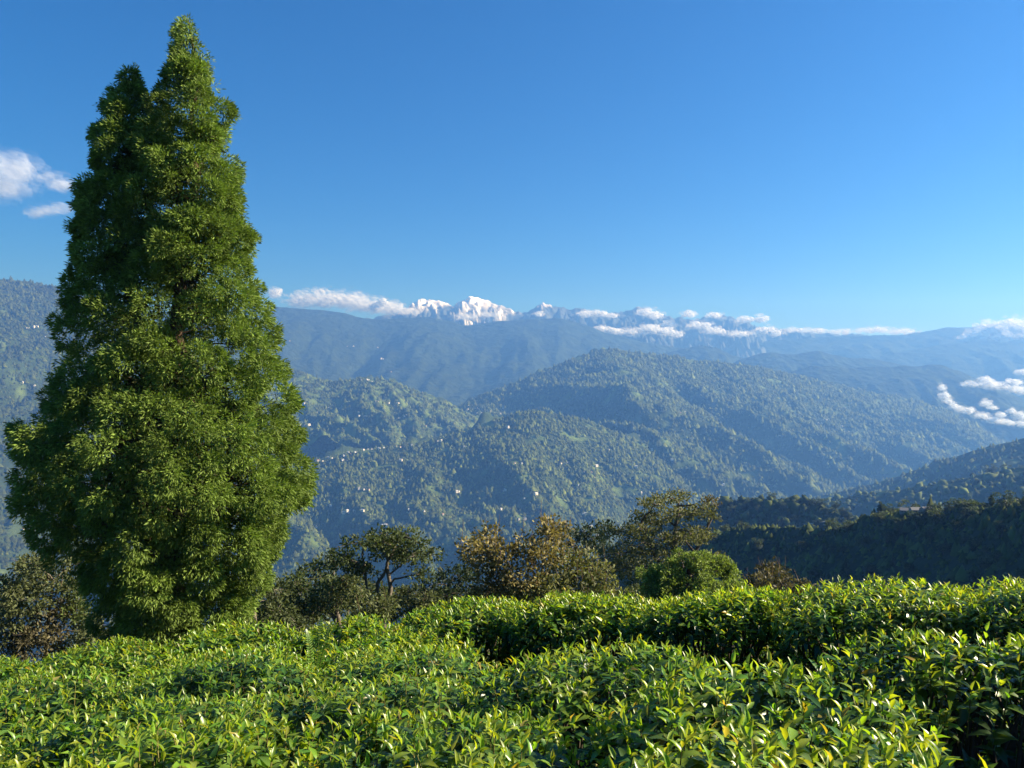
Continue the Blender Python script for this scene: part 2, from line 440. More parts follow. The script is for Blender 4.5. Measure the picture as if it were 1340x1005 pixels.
# --- the near hillside below the tea garden
def canopy(x, y):
    return -0.58 - 0.205 * y + 0.0974 * x
def ground_z(x, y):
    x = np.asarray(x, float); y = np.asarray(y, float)
    yy = np.minimum(y, 9.5)
    xx = np.clip(x, -14, 14)
    z = canopy(xx, yy) - 0.86
    d = np.maximum(y - 9.5, 0)
    z = z - 0.43 * d - 0.04 * np.maximum(np.abs(x) - 14, 0) * (x < 0)
    z = z + 0.03 * fbm(x * 1.3, y * 1.3, 3) + np.minimum(d * 0.02, 6) * fbm(x / 30, y / 30, 4)
    return np.maximum(z, -998.0)
yv = np.concatenate([np.linspace(-14, 11, 70), 11 + 2200 * np.linspace(0.004, 1, 90) ** 2.6])
uv = np.linspace(-1, 1, 121)
U, Y = np.meshgrid(uv, yv, indexing='ij')
X = np.sign(U) * np.abs(U) ** 1.3 * (14 + np.maximum(Y, 0) * 0.95)
Z = ground_z(X, Y)
gcol = np.where((Y < 9)[..., None], np.array([0.028, 0.024, 0.014]), np.array([0.035, 0.05, 0.018]))
o = obj('hillside', mesh_np('hillside', np.stack([X, Y, Z], -1).reshape(-1, 3), grid_faces(121, len(yv)), gcol.reshape(-1, 3), M_SOIL, True))
tag(o, 'soil and grass slope under the tea garden', None, None, 'structure')

# ------------------------------------------------------------------ plant building blocks
def tube(mb, pts, rad, col, seg=7):
    pts = np.asarray(pts, float); n = len(pts)
    rad = np.broadcast_to(np.asarray(rad, float), (n,))
    tan = unit(np.gradient(pts, axis=0))
    ref = np.array([0.3, 0.9, 0.2]) if abs(tan[0][2]) > 0.5 else np.array([0, 0, 1.0])
    a = unit(np.cross(tan, ref)); b = np.cross(tan, a)
    th = np.linspace(0, 2 * np.pi, seg, endpoint=False)
    v = pts[:, None] + rad[:, None, None] * (np.cos(th)[None, :, None] * a[:, None] + np.sin(th)[None, :, None] * b[:, None])
    f = []
    for i in range(n - 1):
        for j in range(seg):
            k = (j + 1) % seg
            f.append((i * seg + j, i * seg + k, (i + 1) * seg + k, (i + 1) * seg + j))
    mb.add(v.reshape(-1, 3), np.array(f), col)

def curve(p0, p1, bend, n=6, g=None):
    p0 = np.asarray(p0, float); p1 = np.asarray(p1, float)
    t = np.linspace(0, 1, n)[:, None]
    c = p0 + (p1 - p0) * t
    c = c + np.asarray(bend) * (4 * t * (1 - t))
    if g is not None:
        c[1:-1] += g.normal(size=(n - 2, 3)) * 0.035 * np.linalg.norm(p1 - p0)
    return c

def blades(pos, dirs, k, ln, wd, spread, col, g, jit=0.0, cj=0.25, droop=0.0):
    """k narrow leaves at each node; diamond of two triangles, folded a little"""
    n = len(pos)
    d = unit(dirs[:, None] + spread * g.normal(size=(n, k, 3)))
    d[..., 2] -= droop
    d = unit(d)
    L = ln * g.uniform(0.6, 1.25, (n, k, 1))
    w = unit(np.cross(d, g.normal(size=(n, k, 3)))) * wd * g.uniform(0.7, 1.3, (n, k, 1))
    b = pos[:, None] + jit * g.normal(size=(n, k, 3))
    m = b + d * L * 0.5
    v = np.stack([b, m - w, b + d * L, m + w], 2).reshape(-1, 3)
    i = 4 * np.arange(n * k)[:, None]
    f = np.concatenate([i + np.array([[0, 1, 2]]), i + np.array([[0, 2, 3]])])
    c = (col[:, None] * (1 + cj * g.normal(size=(n, k, 1))))
    c = np.repeat(c.reshape(-1, 3), 4, axis=0)
    return v, f, np.clip(c, 0.003, 1)

def shell(g, n, r, inner=0.6):
    """random points in an ellipsoid, most of them near its surface; returns points and outward directions"""
    d = unit(g.normal(size=(n, 3)))
    rr = inner + (1 - inner) * g.uniform(size=(n, 1)) ** 0.6
    return d * rr * np.asarray(r), unit(d / np.asarray(r))

# ------------------------------------------------------------------ the tall conifer
def conifer():
    g = np.random.default_rng(21)
    D = 22.0; s = D / F
    gz = float(ground_z(-10.0, D))
    base = np.array([(218 - CX) * s, D, gz])
    root = empty('conifer_tree', base, 'tall dark green double topped conifer towering above the tea garden', 'tree')
    ys = np.array([15, 60, 100, 130, 180, 250, 300, 350, 400, 440, 500, 560, 620, 680, 720, 780, 840, 880])
    lf = np.array([240, 222, 192, 130, 112, 100, 95, 84, 62, 52, 62, 33, 27, 40, 78, 112, 135, 150])
    rt = np.array([250, 270, 284, 300, 317, 332, 342, 347, 364, 374, 380, 400, 421, 400, 380, 340, 318, 300])
    # trunks
    mb = MB()
    top1 = np.array([(246 - CX) * s, D, (HY - 26) * s]); top2 = np.array([(170 - CX) * s, D + 0.3, (HY - 84) * s])
    t1 = curve(base - [0, 0, 0.3], top1, (0.15, 0, 0), 14, g)
    t2s = base + np.array([-0.3, 0.3, 3.0]); t2 = curve(t2s, top2, (-0.5, 0.2, 0), 14, g)
    t1[1:-1] = t1[1:-1] * 0.4 + 0.6 * (base + (top1 - base) * np.linspace(0, 1, 14)[1:-1, None])
    tube(mb, t1, np.linspace(0.42, 0.02, 14), (0.07, 0.045, 0.03), 9)
    mb.build('trunk', M_BARK, root, base, True)
    mb = MB(); tube(mb, t2, np.linspace(0.26, 0.02, 14), (0.07, 0.045, 0.03), 8)
    mb.build('trunk', M_BARK, root, base, True)
    def axis_at(t, z):
        return np.array([np.interp(z, t[:, 2], t[:, k]) for k in range(3)])
    # branches with clumps of sprays
    br = MB(); pos = []; dr = []; cl = []; ip = []; idr = []
    def tuft(c, ax, r, n, shade):
        """half dome of short sprays around the tip of a twig"""
        q = unit(g.normal(size=(n, 3)) + 0.95 * ax)
        p = c + q * r * g.uniform(0.55, 1.0, (n, 1)) * np.array([1, 1, 0.9])
        pos.append(p)
        dr.append(unit(0.65 * q + 0.55 * ax + np.array([0, 0, -0.22])))
        cl.append(np.array([0.138, 0.202, 0.036]) * shade * g.uniform(0.8, 1.2, (n, 1)))
    for tp in (t1, t2):          # leaders
        for k in range(17):
            c = tp[-1] - (tp[-1] - tp[-2]) * k * 0.085
            for w in range(1 + k // 4):
                tuft(c + 0.016 * k * np.append(g.normal(size=2), 0.3 * g.normal()), np.array([0, 0, 0.6]), 0.08 + 0.011 * k, 20, 1.0)
    done = []
    for it in range(9000):
        pyj = 42 + 826 * g.uniform() ** 0.85
        z = (HY - pyj) * s
        l = np.interp(pyj, ys, lf); r = np.interp(pyj, ys, rt)
        if pyj < 360:
            if pyj > 100 and g.uniform() < 0.48: cx, hw = 170.0, min(6 + (pyj - 80) * 0.62, 168 - l)
            else: cx, hw = 248.0, max(5, min(r - 248, 8 + (pyj - 20) * 0.46))
        else:
            cx, hw = (l + r) / 2, (r - l) / 2
        ph = g.uniform(0, 2 * np.pi)
        inner = it > 6200
        rb = min(0.74, 0.16 + hw * s * 0.19) * g.uniform(0.7, 1.25)
        f = g.uniform(0.25, 0.78) if inner else g.uniform(0.83, 1.07) * (0.97 + 0.08 * noise2(ph * 1.9 + 3, pyj / 38.0))
        rr_x = max(hw * s * f - 1.08 * rb - 0.22, 0.02); rr_y = max(hw * (0.92 if pyj < 360 else 0.62 + 0.28 * float(sstep(360, 640, pyj))) * s * f - 1.08 * rb - 0.22, 0.02)
        c = np.array([(cx - CX) * s + rr_x * math.cos(ph), D + rr_y * math.sin(ph), z])
        if done and np.any(np.linalg.norm((np.array([q[0] for q in done]) - c) * np.array([1, 1, 0.82]), axis=1) < (0.62 if inner else 0.575) * (rb + np.array([q[1] for q in done]))): continue
        done.append((c, rb))
        out = unit(np.array([math.cos(ph), math.sin(ph), 0.2 if pyj < 560 else -0.1]))
        tk = t2 if (cx < 200 or (math.cos(ph) < -0.2 and pyj > 118 and pyj < 480)) else t1
        a = axis_at(tk, min(z - 0.3 + (0.4 if pyj > 650 else 0), tk[-1, 2] - 0.1))
        ln = np.linalg.norm(c - a)
        if ln > 0.2:
            tube(br, curve(a, c, (0, 0, -0.06 * ln), 5, g), np.linspace(0.012 + 0.012 * ln, 0.008, 5), (0.075, 0.05, 0.032), 5)
        sh = g.uniform(0.85, 1.15)
        nt_ = int((7 + 34 * rb) * (0.7 if inner else 1))
        dn = 0.25 + 0.45 * sstep(350, 800, pyj)         # boughs hang more towards the foot
        q = unit(g.normal(size=(nt_, 3)) + 0.75 * out + np.array([0, 0, 0.15]))
        tp_ = c + q * rb * np.array([1, 1, 0.8]) * g.uniform(0.72, 1.05, (nt_, 1))
        if inner:            # added dark brownish filler sprays, block light and darken the gaps
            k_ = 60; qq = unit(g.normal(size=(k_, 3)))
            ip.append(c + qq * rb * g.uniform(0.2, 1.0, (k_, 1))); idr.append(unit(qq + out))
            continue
        for w in range(nt_):
            ax = unit(0.55 * q[w] + 0.65 * out + np.array([0, 0, 0.35 - dn]))
            tuft(tp_[w], ax, g.uniform(0.15, 0.29), 34, sh * g.uniform(0.85, 1.2))
    pos = np.concatenate(pos); dr = np.concatenate(dr); cl = np.concatenate(cl)
    tag(br.build('branches', M_BARK, root, base, True), kind='stuff')
    low = (pos[:, 2] < (HY - 600) * s)
    v, f, c = blades(pos, dr, 2, 0.145, 0.0150, 0.40, cl, g, 0.015, 0.18, 0.05)
    ip = np.concatenate(ip); idr = np.concatenate(idr)
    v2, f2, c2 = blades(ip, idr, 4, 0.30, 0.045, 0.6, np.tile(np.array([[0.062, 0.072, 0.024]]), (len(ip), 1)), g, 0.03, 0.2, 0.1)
    tag(obj('filler_foliage', mesh_np('filler_foliage', v2 - base, f2, c2, M_NEEDLE), root), 'brownish filler sprays added near the trunk to darken the gaps', kind='stuff')
    me = mesh_np('foliage', v - base, f, c, M_NEEDLE)
    tag(obj('foliage', me, root), 'thick dark green needle sprays in drooping clumps', kind='stuff')
    return len(pos)
n_con = conifer()

# ------------------------------------------------------------------ broadleaf and umbrella trees
def tree(name, label, cat, foot, trunk, clumps, leaf, seed=0, trad=0.12, bark=(0.13, 0.11, 0.085), group=None, cjit=0.25, spread=0.9, inner=0.45, twigs=0):
    """foot: (x, y); trunk: list of 3-D points; clumps: (centre, radii, nodes, colour); leaf: (per node, length, width)"""
    g = np.random.default_rng(seed)
    base = np.array([foot[0], foot[1], float(ground_z(foot[0], foot[1])) - 0.1])
    root = empty(name, base, label, cat, group)
    stems = [trunk] if not isinstance(trunk[0], list) else trunk
    allp = []
    for st in stems:
        p = np.array([base] + [np.asarray(q, float) for q in st])
        # smooth
        t = np.linspace(0, len(p) - 1, len(p) * 4); i = np.arange(len(p))
        c = np.stack([np.interp(t, i, p[:, k]) for k in range(3)], 1)
        for _ in range(3): c[1:-1] = 0.5 * c[1:-1] + 0.25 * (c[:-2] + c[2:])
        mb = MB(); tube(mb, c, np.linspace(trad, trad * 0.35, len(c)), bark, 7)
        mb.build('trunk', M_BARK, root, base, True)
        allp.append(c[len(c) // 3:])
    allp = np.concatenate(allp)
    lb = MB(); pos = []; dr = []; cl = []
    for c, r, n, col in clumps:
        c = np.asarray(c, float); r = np.asarray(r, float)
        low = allp[allp[:, 2] < c[2] + 0.1 * r[2]]
        if len(low) == 0: low = allp
        dd = np.linalg.norm((low - c) * np.array([1, 1, 0.6]), axis=1)
        a = low[np.argmin(dd)]
        ln = np.linalg.norm(c - a)
        tube(lb, curve(a, c, (0, 0, 0.08 * ln), 6, g), np.linspace(trad * 0.38, trad * 0.12, 6), bark, 5)
        for w in range(4):
            e = c + g.normal(size=3) * r * 0.55
            tube(lb, curve(c, e, (0, 0, 0.03), 4, g), np.linspace(trad * 0.14, trad * 0.04, 4), bark, 4)
        p, o_ = shell(g, n, r, inner)
        pos.append(c + p); dr.append(unit(o_ + np.array([0, 0, 0.25])))
        cl.append(np.asarray(col)[None] * g.uniform(0.7, 1.35, (n, 1)))
    pos = np.concatenate(pos); dr = np.concatenate(dr); cl = np.concatenate(cl)
    for w in range(twigs):
        k = g.integers(len(pos))
        tube(lb, curve(pos[k], pos[k] + np.array([g.normal() * 0.12, g.normal() * 0.1, g.uniform(0.35, 0.9)]), (0.03, 0, 0), 4, g), np.linspace(0.012, 0.004, 4), (0.16, 0.11, 0.07), 4)
    lb.build('limbs', M_BARK, root, base, True)
    v, f, c = blades(pos, dr, leaf[0], leaf[1], leaf[2], spread, cl, g, leaf[1] * 0.5, cjit)
    tag(obj('crown', mesh_np('crown', v - base, f, c, M_LEAF), root), kind='stuff')
    return root

def cl_px(lst, d, n, col, dep=1.0, g=None):
    """clumps from (px, py, radius x px, radius y px) at distance d"""
    out = []
    s = d / F
    for i, (px, py, rx, ry, *k) in enumerate(lst):
        dy = k[0] if k else ((i * 37) % 11 / 5.0 - 1) * dep
        c = k[1] if len(k) > 1 else col
        out.append((P(px, py, d) * np.array([1, 1, 1]) + np.array([0, dy, 0]), (rx * s, max(rx * s * 0.9, 0.25), ry * s), int(n * 1.9 * rx * ry / 400 + 12), c))
    return out

ACA = (0.060, 0.082, 0.026)
OLV = (0.075, 0.088, 0.034)
d = 33.0
tree('umbrella_tree', 'dark green flat layered tree with S shaped pale trunk behind the tea edge', 'tree', (P(497, 805, d)[0] , d),
     [[P(502, 800, d), P(512, 772, d), P(509, 755, d), P(505, 738, d), P(515, 720, d), P(520, 705, d)],
      [P(492, 800, d), P(497, 778, d), P(492, 764, d), P(503, 752, d), P(506, 740, d)],
      [P(486, 800, d), P(482, 780, d), P(479, 765, d), P(478, 745, d)]],
     cl_px([(478, 702, 22, 7), (505, 699, 26, 8), (530, 704, 20, 7), (552, 705, 15, 5), (520, 716, 30, 8), (490, 717, 26, 8), (545, 722, 24, 7), (563, 728, 18, 6), (500, 731, 28, 8),
            (470, 735, 20, 7), (440, 730, 22, 6), (455, 722, 16, 5), (425, 738, 20, 6), (535, 738, 26, 6), (555, 745, 18, 5), (478, 748, 18, 7), (460, 752, 18, 6), (512, 708, 22, 8)], d, 60, ACA, 1.2),
     (5, 0.17, 0.042), 31, 0.13)
d = 37.0
tree('umbrella_tree', 'olive spreading tree with bare forking stems beside the conifer', 'tree', (P(448, 815, d)[0], d),
     [[P(445, 806, d), P(436, 796, d), P(432, 780, d), P(428, 768, d), P(420, 760, d)],
      [P(444, 808, d), P(420, 798, d), P(405, 790, d), P(398, 775, d)]],
     cl_px([(392, 752, 24, 8), (415, 745, 24, 7), (440, 742, 20, 6), (400, 768, 26, 8), (425, 762, 20, 7), (380, 780, 24, 10), (395, 795, 30, 12), (372, 800, 24, 14), (415, 810, 26, 12), (450, 770, 22, 8), (455, 785, 26, 9)], d, 60, (0.052, 0.074, 0.024), 1.5),
     (5, 0.22, 0.05), 32, 0.13)
d = 27.0
tree('slender_tree', 'olive tree with thin grey stems half hidden by the conifer', 'tree', (P(334, 850, d)[0], d),
     [[P(335, 825, d), P(332, 800, d), P(335, 780, d), P(345, 762, d), P(352, 748, d)], [P(330, 820, d), P(326, 790, d), P(322, 765, d)]],
     cl_px([(340, 755, 22, 9), (362, 770, 20, 9), (345, 790, 20, 10), (372, 790, 22, 10), (365, 815, 30, 14), (320, 780, 18, 10), (395, 815, 24, 14)], d, 55, (0.062, 0.08, 0.028), 1.0),
     (5, 0.16, 0.035), 33, 0.09, (0.22, 0.19, 0.15))
d = 28.0
GLD = (0.195, 0.165, 0.060); BRG = (0.140, 0.150, 0.052)
tree('autumn_shrub', 'golden brown leafy shrub tree with twiggy top behind the tea edge', 'tree', (P(700, 830, d)[0], d),
     [[P(700, 800, d), P(705, 760, d), P(715, 725, d)], [P(690, 800, d), P(665, 760, d), P(640, 725, d)], [P(712, 800, d), P(745, 765, d), P(760, 740, d)]],
     cl_px([(618, 715, 20, 16, -.5, GLD), (640, 705, 20, 16, .3, GLD), (655, 720, 24, 18, -.6, GLD), (632, 738, 26, 18, .2, GLD), (690, 715, 22, 18, -.2, GLD), (718, 694, 18, 18, .1, GLD), (735, 705, 16, 18, .4, GLD), (712, 720, 24, 20, -.7, GLD),
            (680, 745, 30, 20, -.9, GLD), (650, 760, 30, 22, -.4, (.11, .09, .033)), (740, 735, 26, 22, -.3, BRG), (765, 735, 20, 18, .2, BRG), (720, 757, 32, 22, -.8, BRG), (760, 765, 28, 22, -.4, (.07, .085, .03)), (785, 755, 22, 18, .3, BRG), (690, 782, 34, 20, -.5, BRG), (640, 785, 30, 18, .4, (.08, .075, .03)), (745, 788, 34, 16, -.4, (.07, .085, .03)), (795, 780, 22, 16, .2, BRG)], d, 52, GLD),
     (4, 0.16, 0.042), 34, 0.07, (0.16, 0.12, 0.08), twigs=90, inner=0.2)
d = 40.0
tree('dark_tree', 'dark bushy tree between the layered tree and the golden shrub', 'tree', (P(588, 830, d)[0], d),
     [[P(588, 800, d), P(586, 775, d), P(590, 760, d)]],
     cl_px([(570, 758, 20, 9), (595, 750, 22, 9), (612, 760, 20, 9), (580, 775, 26, 10), (605, 780, 26, 12), (565, 788, 20, 9), (590, 795, 30, 10), (625, 795, 22, 10)], d, 60, (0.026, 0.042, 0.018), 1.2), (5, 0.22, 0.05), 35, 0.12)
d = 46.0
TAN = (0.115, 0.124, 0.048)
tree('umbrella_tree', 'tall spreading olive tree with tiered flat crown behind the round green bush', 'tree', (P(878, 800, d)[0], d),
     [[P(880, 770, d), P(884, 730, d), P(882, 700, d), P(887, 675, d), P(888, 658, d)], [P(876, 770, d), P(862, 735, d), P(850, 710, d), P(838, 690, d)], [P(880, 765, d), P(905, 728, d), P(925, 700, d)]],
     cl_px([(850, 653, 18, 5), (872, 650, 20, 6), (895, 653, 20, 6), (912, 660, 16, 5), (935, 658, 14, 6, .5, (.11, .095, .04)), (860, 664, 22, 6), (885, 668, 26, 6), (845, 676, 22, 6), (905, 675, 20, 6), (925, 670, 16, 5), (870, 682, 30, 7), (830, 684, 20, 6), (815, 694, 18, 7), (850, 694, 28, 8),
            (895, 692, 28, 8), (915, 700, 22, 8), (800, 704, 18, 8), (830, 708, 26, 9), (865, 708, 28, 9), (900, 712, 26, 8), (795, 722, 20, 9), (820, 728, 24, 10), (850, 722, 26, 9), (805, 745, 20, 12), (830, 750, 24, 12), (925, 722, 18, 7), (880, 725, 24, 8)], d, 90, TAN, 2.0),
     (5, 0.17, 0.045), 36, 0.2, (0.10, 0.085, 0.065))
d = 26.0
KNB = (0.170, 0.235, 0.050)
g = np.random.default_rng(77)
kn = []
for i in range(88):
    a = g.uniform(0, np.pi); rr = g.uniform(0.15, 1) ** 0.6
    px = 900 + math.cos(a) * 72 * rr; py = 792 - math.sin(a) * 76 * rr
    kn.append((px, py, g.uniform(7, 12), g.uniform(6, 10), -1.6 * math.sqrt(max(0, 1 - rr * rr)) + g.uniform(-.3, .3)))
kn += [(950, 765, 16, 16), (965, 780, 14, 14), (940, 745, 14, 12)]
tree('round_bush', 'bright green knobbly round bush behind the tea edge', 'bush', (P(897, 830, d)[0], d), [[P(897, 800, d), P(897, 770, d), P(895, 750, d)]],
     cl_px(kn, d, 230, KNB), (4, 0.075, 0.026), 37, 0.1, inner=0.55)
d = 35.0
tree('dry_shrub', 'brownish olive shrub at the foot of the dark hillside', 'bush', (P(1010, 830, d)[0], d), [[P(1010, 790, d), P(1005, 765, d)], [P(1012, 790, d), P(1040, 770, d)]],
     cl_px([(985, 755, 18, 12), (1005, 748, 18, 11), (1022, 758, 18, 12), (1042, 765, 16, 11), (995, 772, 24, 12), (1030, 778, 24, 10), (1058, 775, 14, 9), (970, 775, 18, 12), (1075, 784, 18, 6)], d, 80, (0.075, 0.070, 0.034)), (4, 0.18, 0.045), 38, 0.07, twigs=30)
d = 29.0
BRN = (0.115, 0.104, 0.056)
tree('weeping_tree', 'brownish green feathery tree at the conifer foot', 'tree', (P(60, 890, d)[0], d), [[P(60, 850, d), P(64, 800, d), P(70, 760, d)], [P(30, 850, d), P(10, 810, d), P(14, 790, d)]],
     cl_px([(68, 728, 22, 9), (50, 742, 26, 9), (85, 745, 20, 10), (30, 757, 26, 9), (70, 762, 30, 10), (15, 775, 26, 10), (50, 780, 32, 11), (92, 775, 18, 12, .2, (.075, .1, .03)), (70, 800, 30, 12, .2, BRN), (25, 803, 34, 12), (95, 800, 18, 13, .1, (.08, .11, .03)),
            (60, 824, 34, 12, -.4, BRN), (15, 830, 34, 12), (100, 825, 20, 12), (45, 845, 36, 12, -.3, BRN), (120, 830, 18, 10), (-20, 800, 30, 14), (-25, 835, 30, 14), (90, 848, 26, 9)], d, 95, (0.098, 0.116, 0.048), 1.2), (5, 0.16, 0.035), 39, 0.1, twigs=12)
d = 62.0
tree('umbrella_tree', 'bluish dark flat topped tree behind the golden shrub', 'tree', (P(768, 770, d)[0], d), [[P(768, 750, d), P(768, 720, d), P(765, 700, d)]],
     cl_px([(760, 690, 20, 5), (785, 688, 18, 5), (745, 700, 16, 6), (775, 702, 22, 7), (760, 715, 24, 8), (790, 718, 18, 8)], d, 70, (0.032, 0.05, 0.024), 1.5), (5, 0.3, 0.07), 40, 0.16)
d = 44.0
tree('dark_tree', 'low olive tree behind the grey stems under the conifer', 'tree', (P(455, 830, d)[0], d), [[P(455, 800, d), P(456, 780, d)]],
     cl_px([(430, 775, 26, 10), (460, 768, 26, 9), (485, 778, 24, 9), (520, 772, 26, 9), (545, 780, 24, 10), (450, 792, 30, 9), (500, 792, 30, 9)], d, 60, (0.045, 0.062, 0.024), 1.5), (5, 0.25, 0.055), 41, 0.12)

gs = np.random.default_rng(88)
for i, px in enumerate(np.arange(335, 1005, 36)):
    d = float(gs.uniform(30, 46)); px = px + gs.uniform(-10, 10)
    top = 778 + gs.uniform(-14, 8) + (14 if px < 420 else 0)
    k = [(px + gs.uniform(-20, 20), top + gs.uniform(0, 26), gs.uniform(13, 20), gs.uniform(7, 11)) for _ in range(6)]
    tone_ = gs.uniform(0.8, 1.25)
    tree('shrub', 'low olive green shrub in the thicket behind the tea edge', 'bush', (P(px, 800, d)[0], d), [[P(px, 812, d), P(px + 4, 795, d)]],
         cl_px(k, d, 75, (0.078 * tone_, 0.096 * tone_, 0.034 * tone_)), (5, 0.17, 0.038), 300 + i, 0.05, group='shrubs of the thicket behind the tea', twigs=5)

# ------------------------------------------------------------------ trees and houses on the right hand hills
def proto_tree(name, kind, seed):
    g = np.random.default_rng(seed)
    root = empty(name, (0, 0, 0))
    h = {'round': 8.0, 'tall': 11.0, 'cone': 11.0}[kind]
    mb = MB(); tube(mb, curve((0, 0, -1.0), (0.2, 0, h * 0.6), (0.2, 0.1, 0), 6, g), np.linspace(0.28, 0.1, 6), (0.1, 0.085, 0.065), 6)
    mb.build('trunk', M_BARK, root, smooth=True)
    pos = []; dr = []; cl = []
    base = {'round': (0.055, 0.075, 0.028), 'tall': (0.045, 0.062, 0.026), 'cone': (0.03, 0.05, 0.022)}[kind]
    for i in range(16):
        if kind == 'round': c = np.array([*g.normal(size=2) * 1.7, g.uniform(3.2, 7.4)]); r = (1.5, 1.5, 1.1)
        elif kind == 'tall': c = np.array([*g.normal(size=2) * 1.5, g.uniform(4.5, 10.5)]); r = (1.7, 1.7, 0.8)
        else:
            z = g.uniform(1.5, 10.5); w = (11.5 - z) * 0.2; c = np.array([*g.normal(size=2) * w * 0.6, z]); r = (w * 0.6 + .3, w * 0.6 + .3, 0.8)
        p, o_ = shell(g, 45, r, 0.5); pos.append(c + p); dr.append(o_); cl.append(np.array(base)[None] * g.uniform(0.65, 1.5) * g.uniform(0.8, 1.2, (45, 1)))
    v, f, c = blades(np.concatenate(pos), np.concatenate(dr), 2, 0.7, 0.22, 0.7, np.concatenate(cl), g, 0.15)
    tag(obj('crown', mesh_np('crown', v, f, c, M_LEAF), root), kind='stuff')
    return root
PROT = [proto_tree('hill_tree', 'round', 51), proto_tree('hill_tree', 'tall', 52), proto_tree('hill_tree', 'cone', 53), proto_tree('hill_tree', 'round', 54)]
used = [False] * 4
def put_tree(k, loc, sc, rz, label, group):
    src = PROT[k]
    if not used[k]:
        o = src; used[k] = True
    else:
        o = src.copy(); COL.objects.link(o)
        for ch in src.children:
            c = ch.copy(); COL.objects.link(c); c.parent = o
    o.location = tuple(loc); o.scale = (sc, sc, sc * 1.0); o.rotation_euler = (0, 0, rz)
    tag(o, label, 'tree', group)
def surf_at(R, px, py=None):
    """point of a slope seen near a pixel (near side only)"""
    V = R['V'][:, R['nb'] - 1:].reshape(-1, 3)
    x, y = CX + V[:, 0] / V[:, 1] * F, HY - V[:, 2] / V[:, 1] * F
    if py is None:
        C = R['V'][:, R['nb'] - 1]
        x = CX + C[:, 0] / C[:, 1] * F
        return C[np.argmin(np.abs(x - px))]
    return V[np.argmin((x - px) ** 2 + (y - py) ** 2)]
g = np.random.default_rng(60)
for i in range(46):      # crest trees of the dark hill
    px = 1090 + i * 6.0 + g.uniform(-3, 3)
    q = surf_at(RD, px)
    drop = g.uniform(0, 1) ** 1.5 * 7
    n = RD['n']
    put_tree(int(g.integers(4)), (q[0] + n[0] * drop, q[1] + n[1] * drop, q[2] - drop * 0.8 - 0.3), g.uniform(0.55, 0.95), g.uniform(0, 6.28),
             'green tree in the dense row along the dark hill crest', 'trees on the dark hill crest')
for px, py, sc in ((1150, 690, .8), (1125, 695, .7), (1175, 697, .75), (1200, 692, .8), (1160, 708, .6), (1225, 690, .8), (1110, 700, .7), (1250, 700, .6), (1130, 712, .55)):
    put_tree(int(g.choice([0, 3])), surf_at(RD, px, py) - [0, 0, .3], sc, g.uniform(0, 6), 'leafy tree on the dark slope just below the crest trees', 'trees below the dark hill crest')
for px, py, k, sc, lb in ((992, 728, 1, .78, 'tall pale tree standing on the dark slope beside the shrub'), (1018, 722, 2, .5, 'slim pointed tree on the dark slope left of the round one'),
                          (1050, 722, 0, .72, 'lone round tree on the bare part of the dark slope'), (1235, 722, 2, .35, 'small lone tree by the pale ledge on the dark slope')):
    put_tree(k, surf_at(RD, px, py) - [0, 0, .3], sc, g.uniform(0, 6), lb, None)
for i in range(30):
    q = surf_at(RD, g.uniform(985, 1340), g.uniform(705, 775))
    put_tree(int(g.integers(4)), q - [0, 0, .3], g.uniform(0.28, 0.6), g.uniform(0, 6), 'small scattered tree on the open part of the dark slope', 'scattered trees on the dark slope')
for px, sc in ((950, .8), (962, .6), (972, .85), (982, .6)):
    put_tree(int(g.choice([0, 1, 3])), surf_at(RD, px) - [0, 0, .3], sc, g.uniform(0, 6), 'bushy tree beside the white hut on the saddle', 'trees by the white hut')
for i in range(40):      # knoll skyline
    px = 930 + i * 4.6 + g.uniform(-3, 3)
    q = surf_at(RKN, px)
    put_tree(int(g.integers(4)), (q[0], q[1] - g.uniform(0, 12), q[2] - 3.0), g.uniform(0.7, 1.35), g.uniform(0, 6.28), 'dark tree on the skyline of the wooded knoll', 'trees on the knoll skyline')
for i in range(70):      # knoll side
    q = surf_at(RKN, g.uniform(930, 1110), g.uniform(660, 700))
    put_tree(int(g.integers(4)), (q[0], q[1], q[2] - 1.5), g.uniform(0.6, 1.1), g.uniform(0, 6.28), 'dark tree on the shaded side of the wooded knoll', 'trees on the knoll side')
for i in range(34):      # slope skylines on the right
    R = RR1 if i % 2 else RR2
    q = surf_at(R, g.uniform(1070, 1340))
    put_tree(int(g.integers(4)), (q[0], q[1] - 4, q[2] - 1.5), g.uniform(0.7, 1.2), g.uniform(0, 6.28), 'small tree on the skyline of the hazy right slopes', 'trees on the hazy right slopes')
for px, sc in ((1296, 2.1), (1312, 1.9)):
    q = surf_at(RR1, px); put_tree(1, (q[0], q[1] - 6, q[2] - 2), sc, px, 'tall tree rising above the hazy slope beyond the dark hill', 'tall trees above the hazy slope')

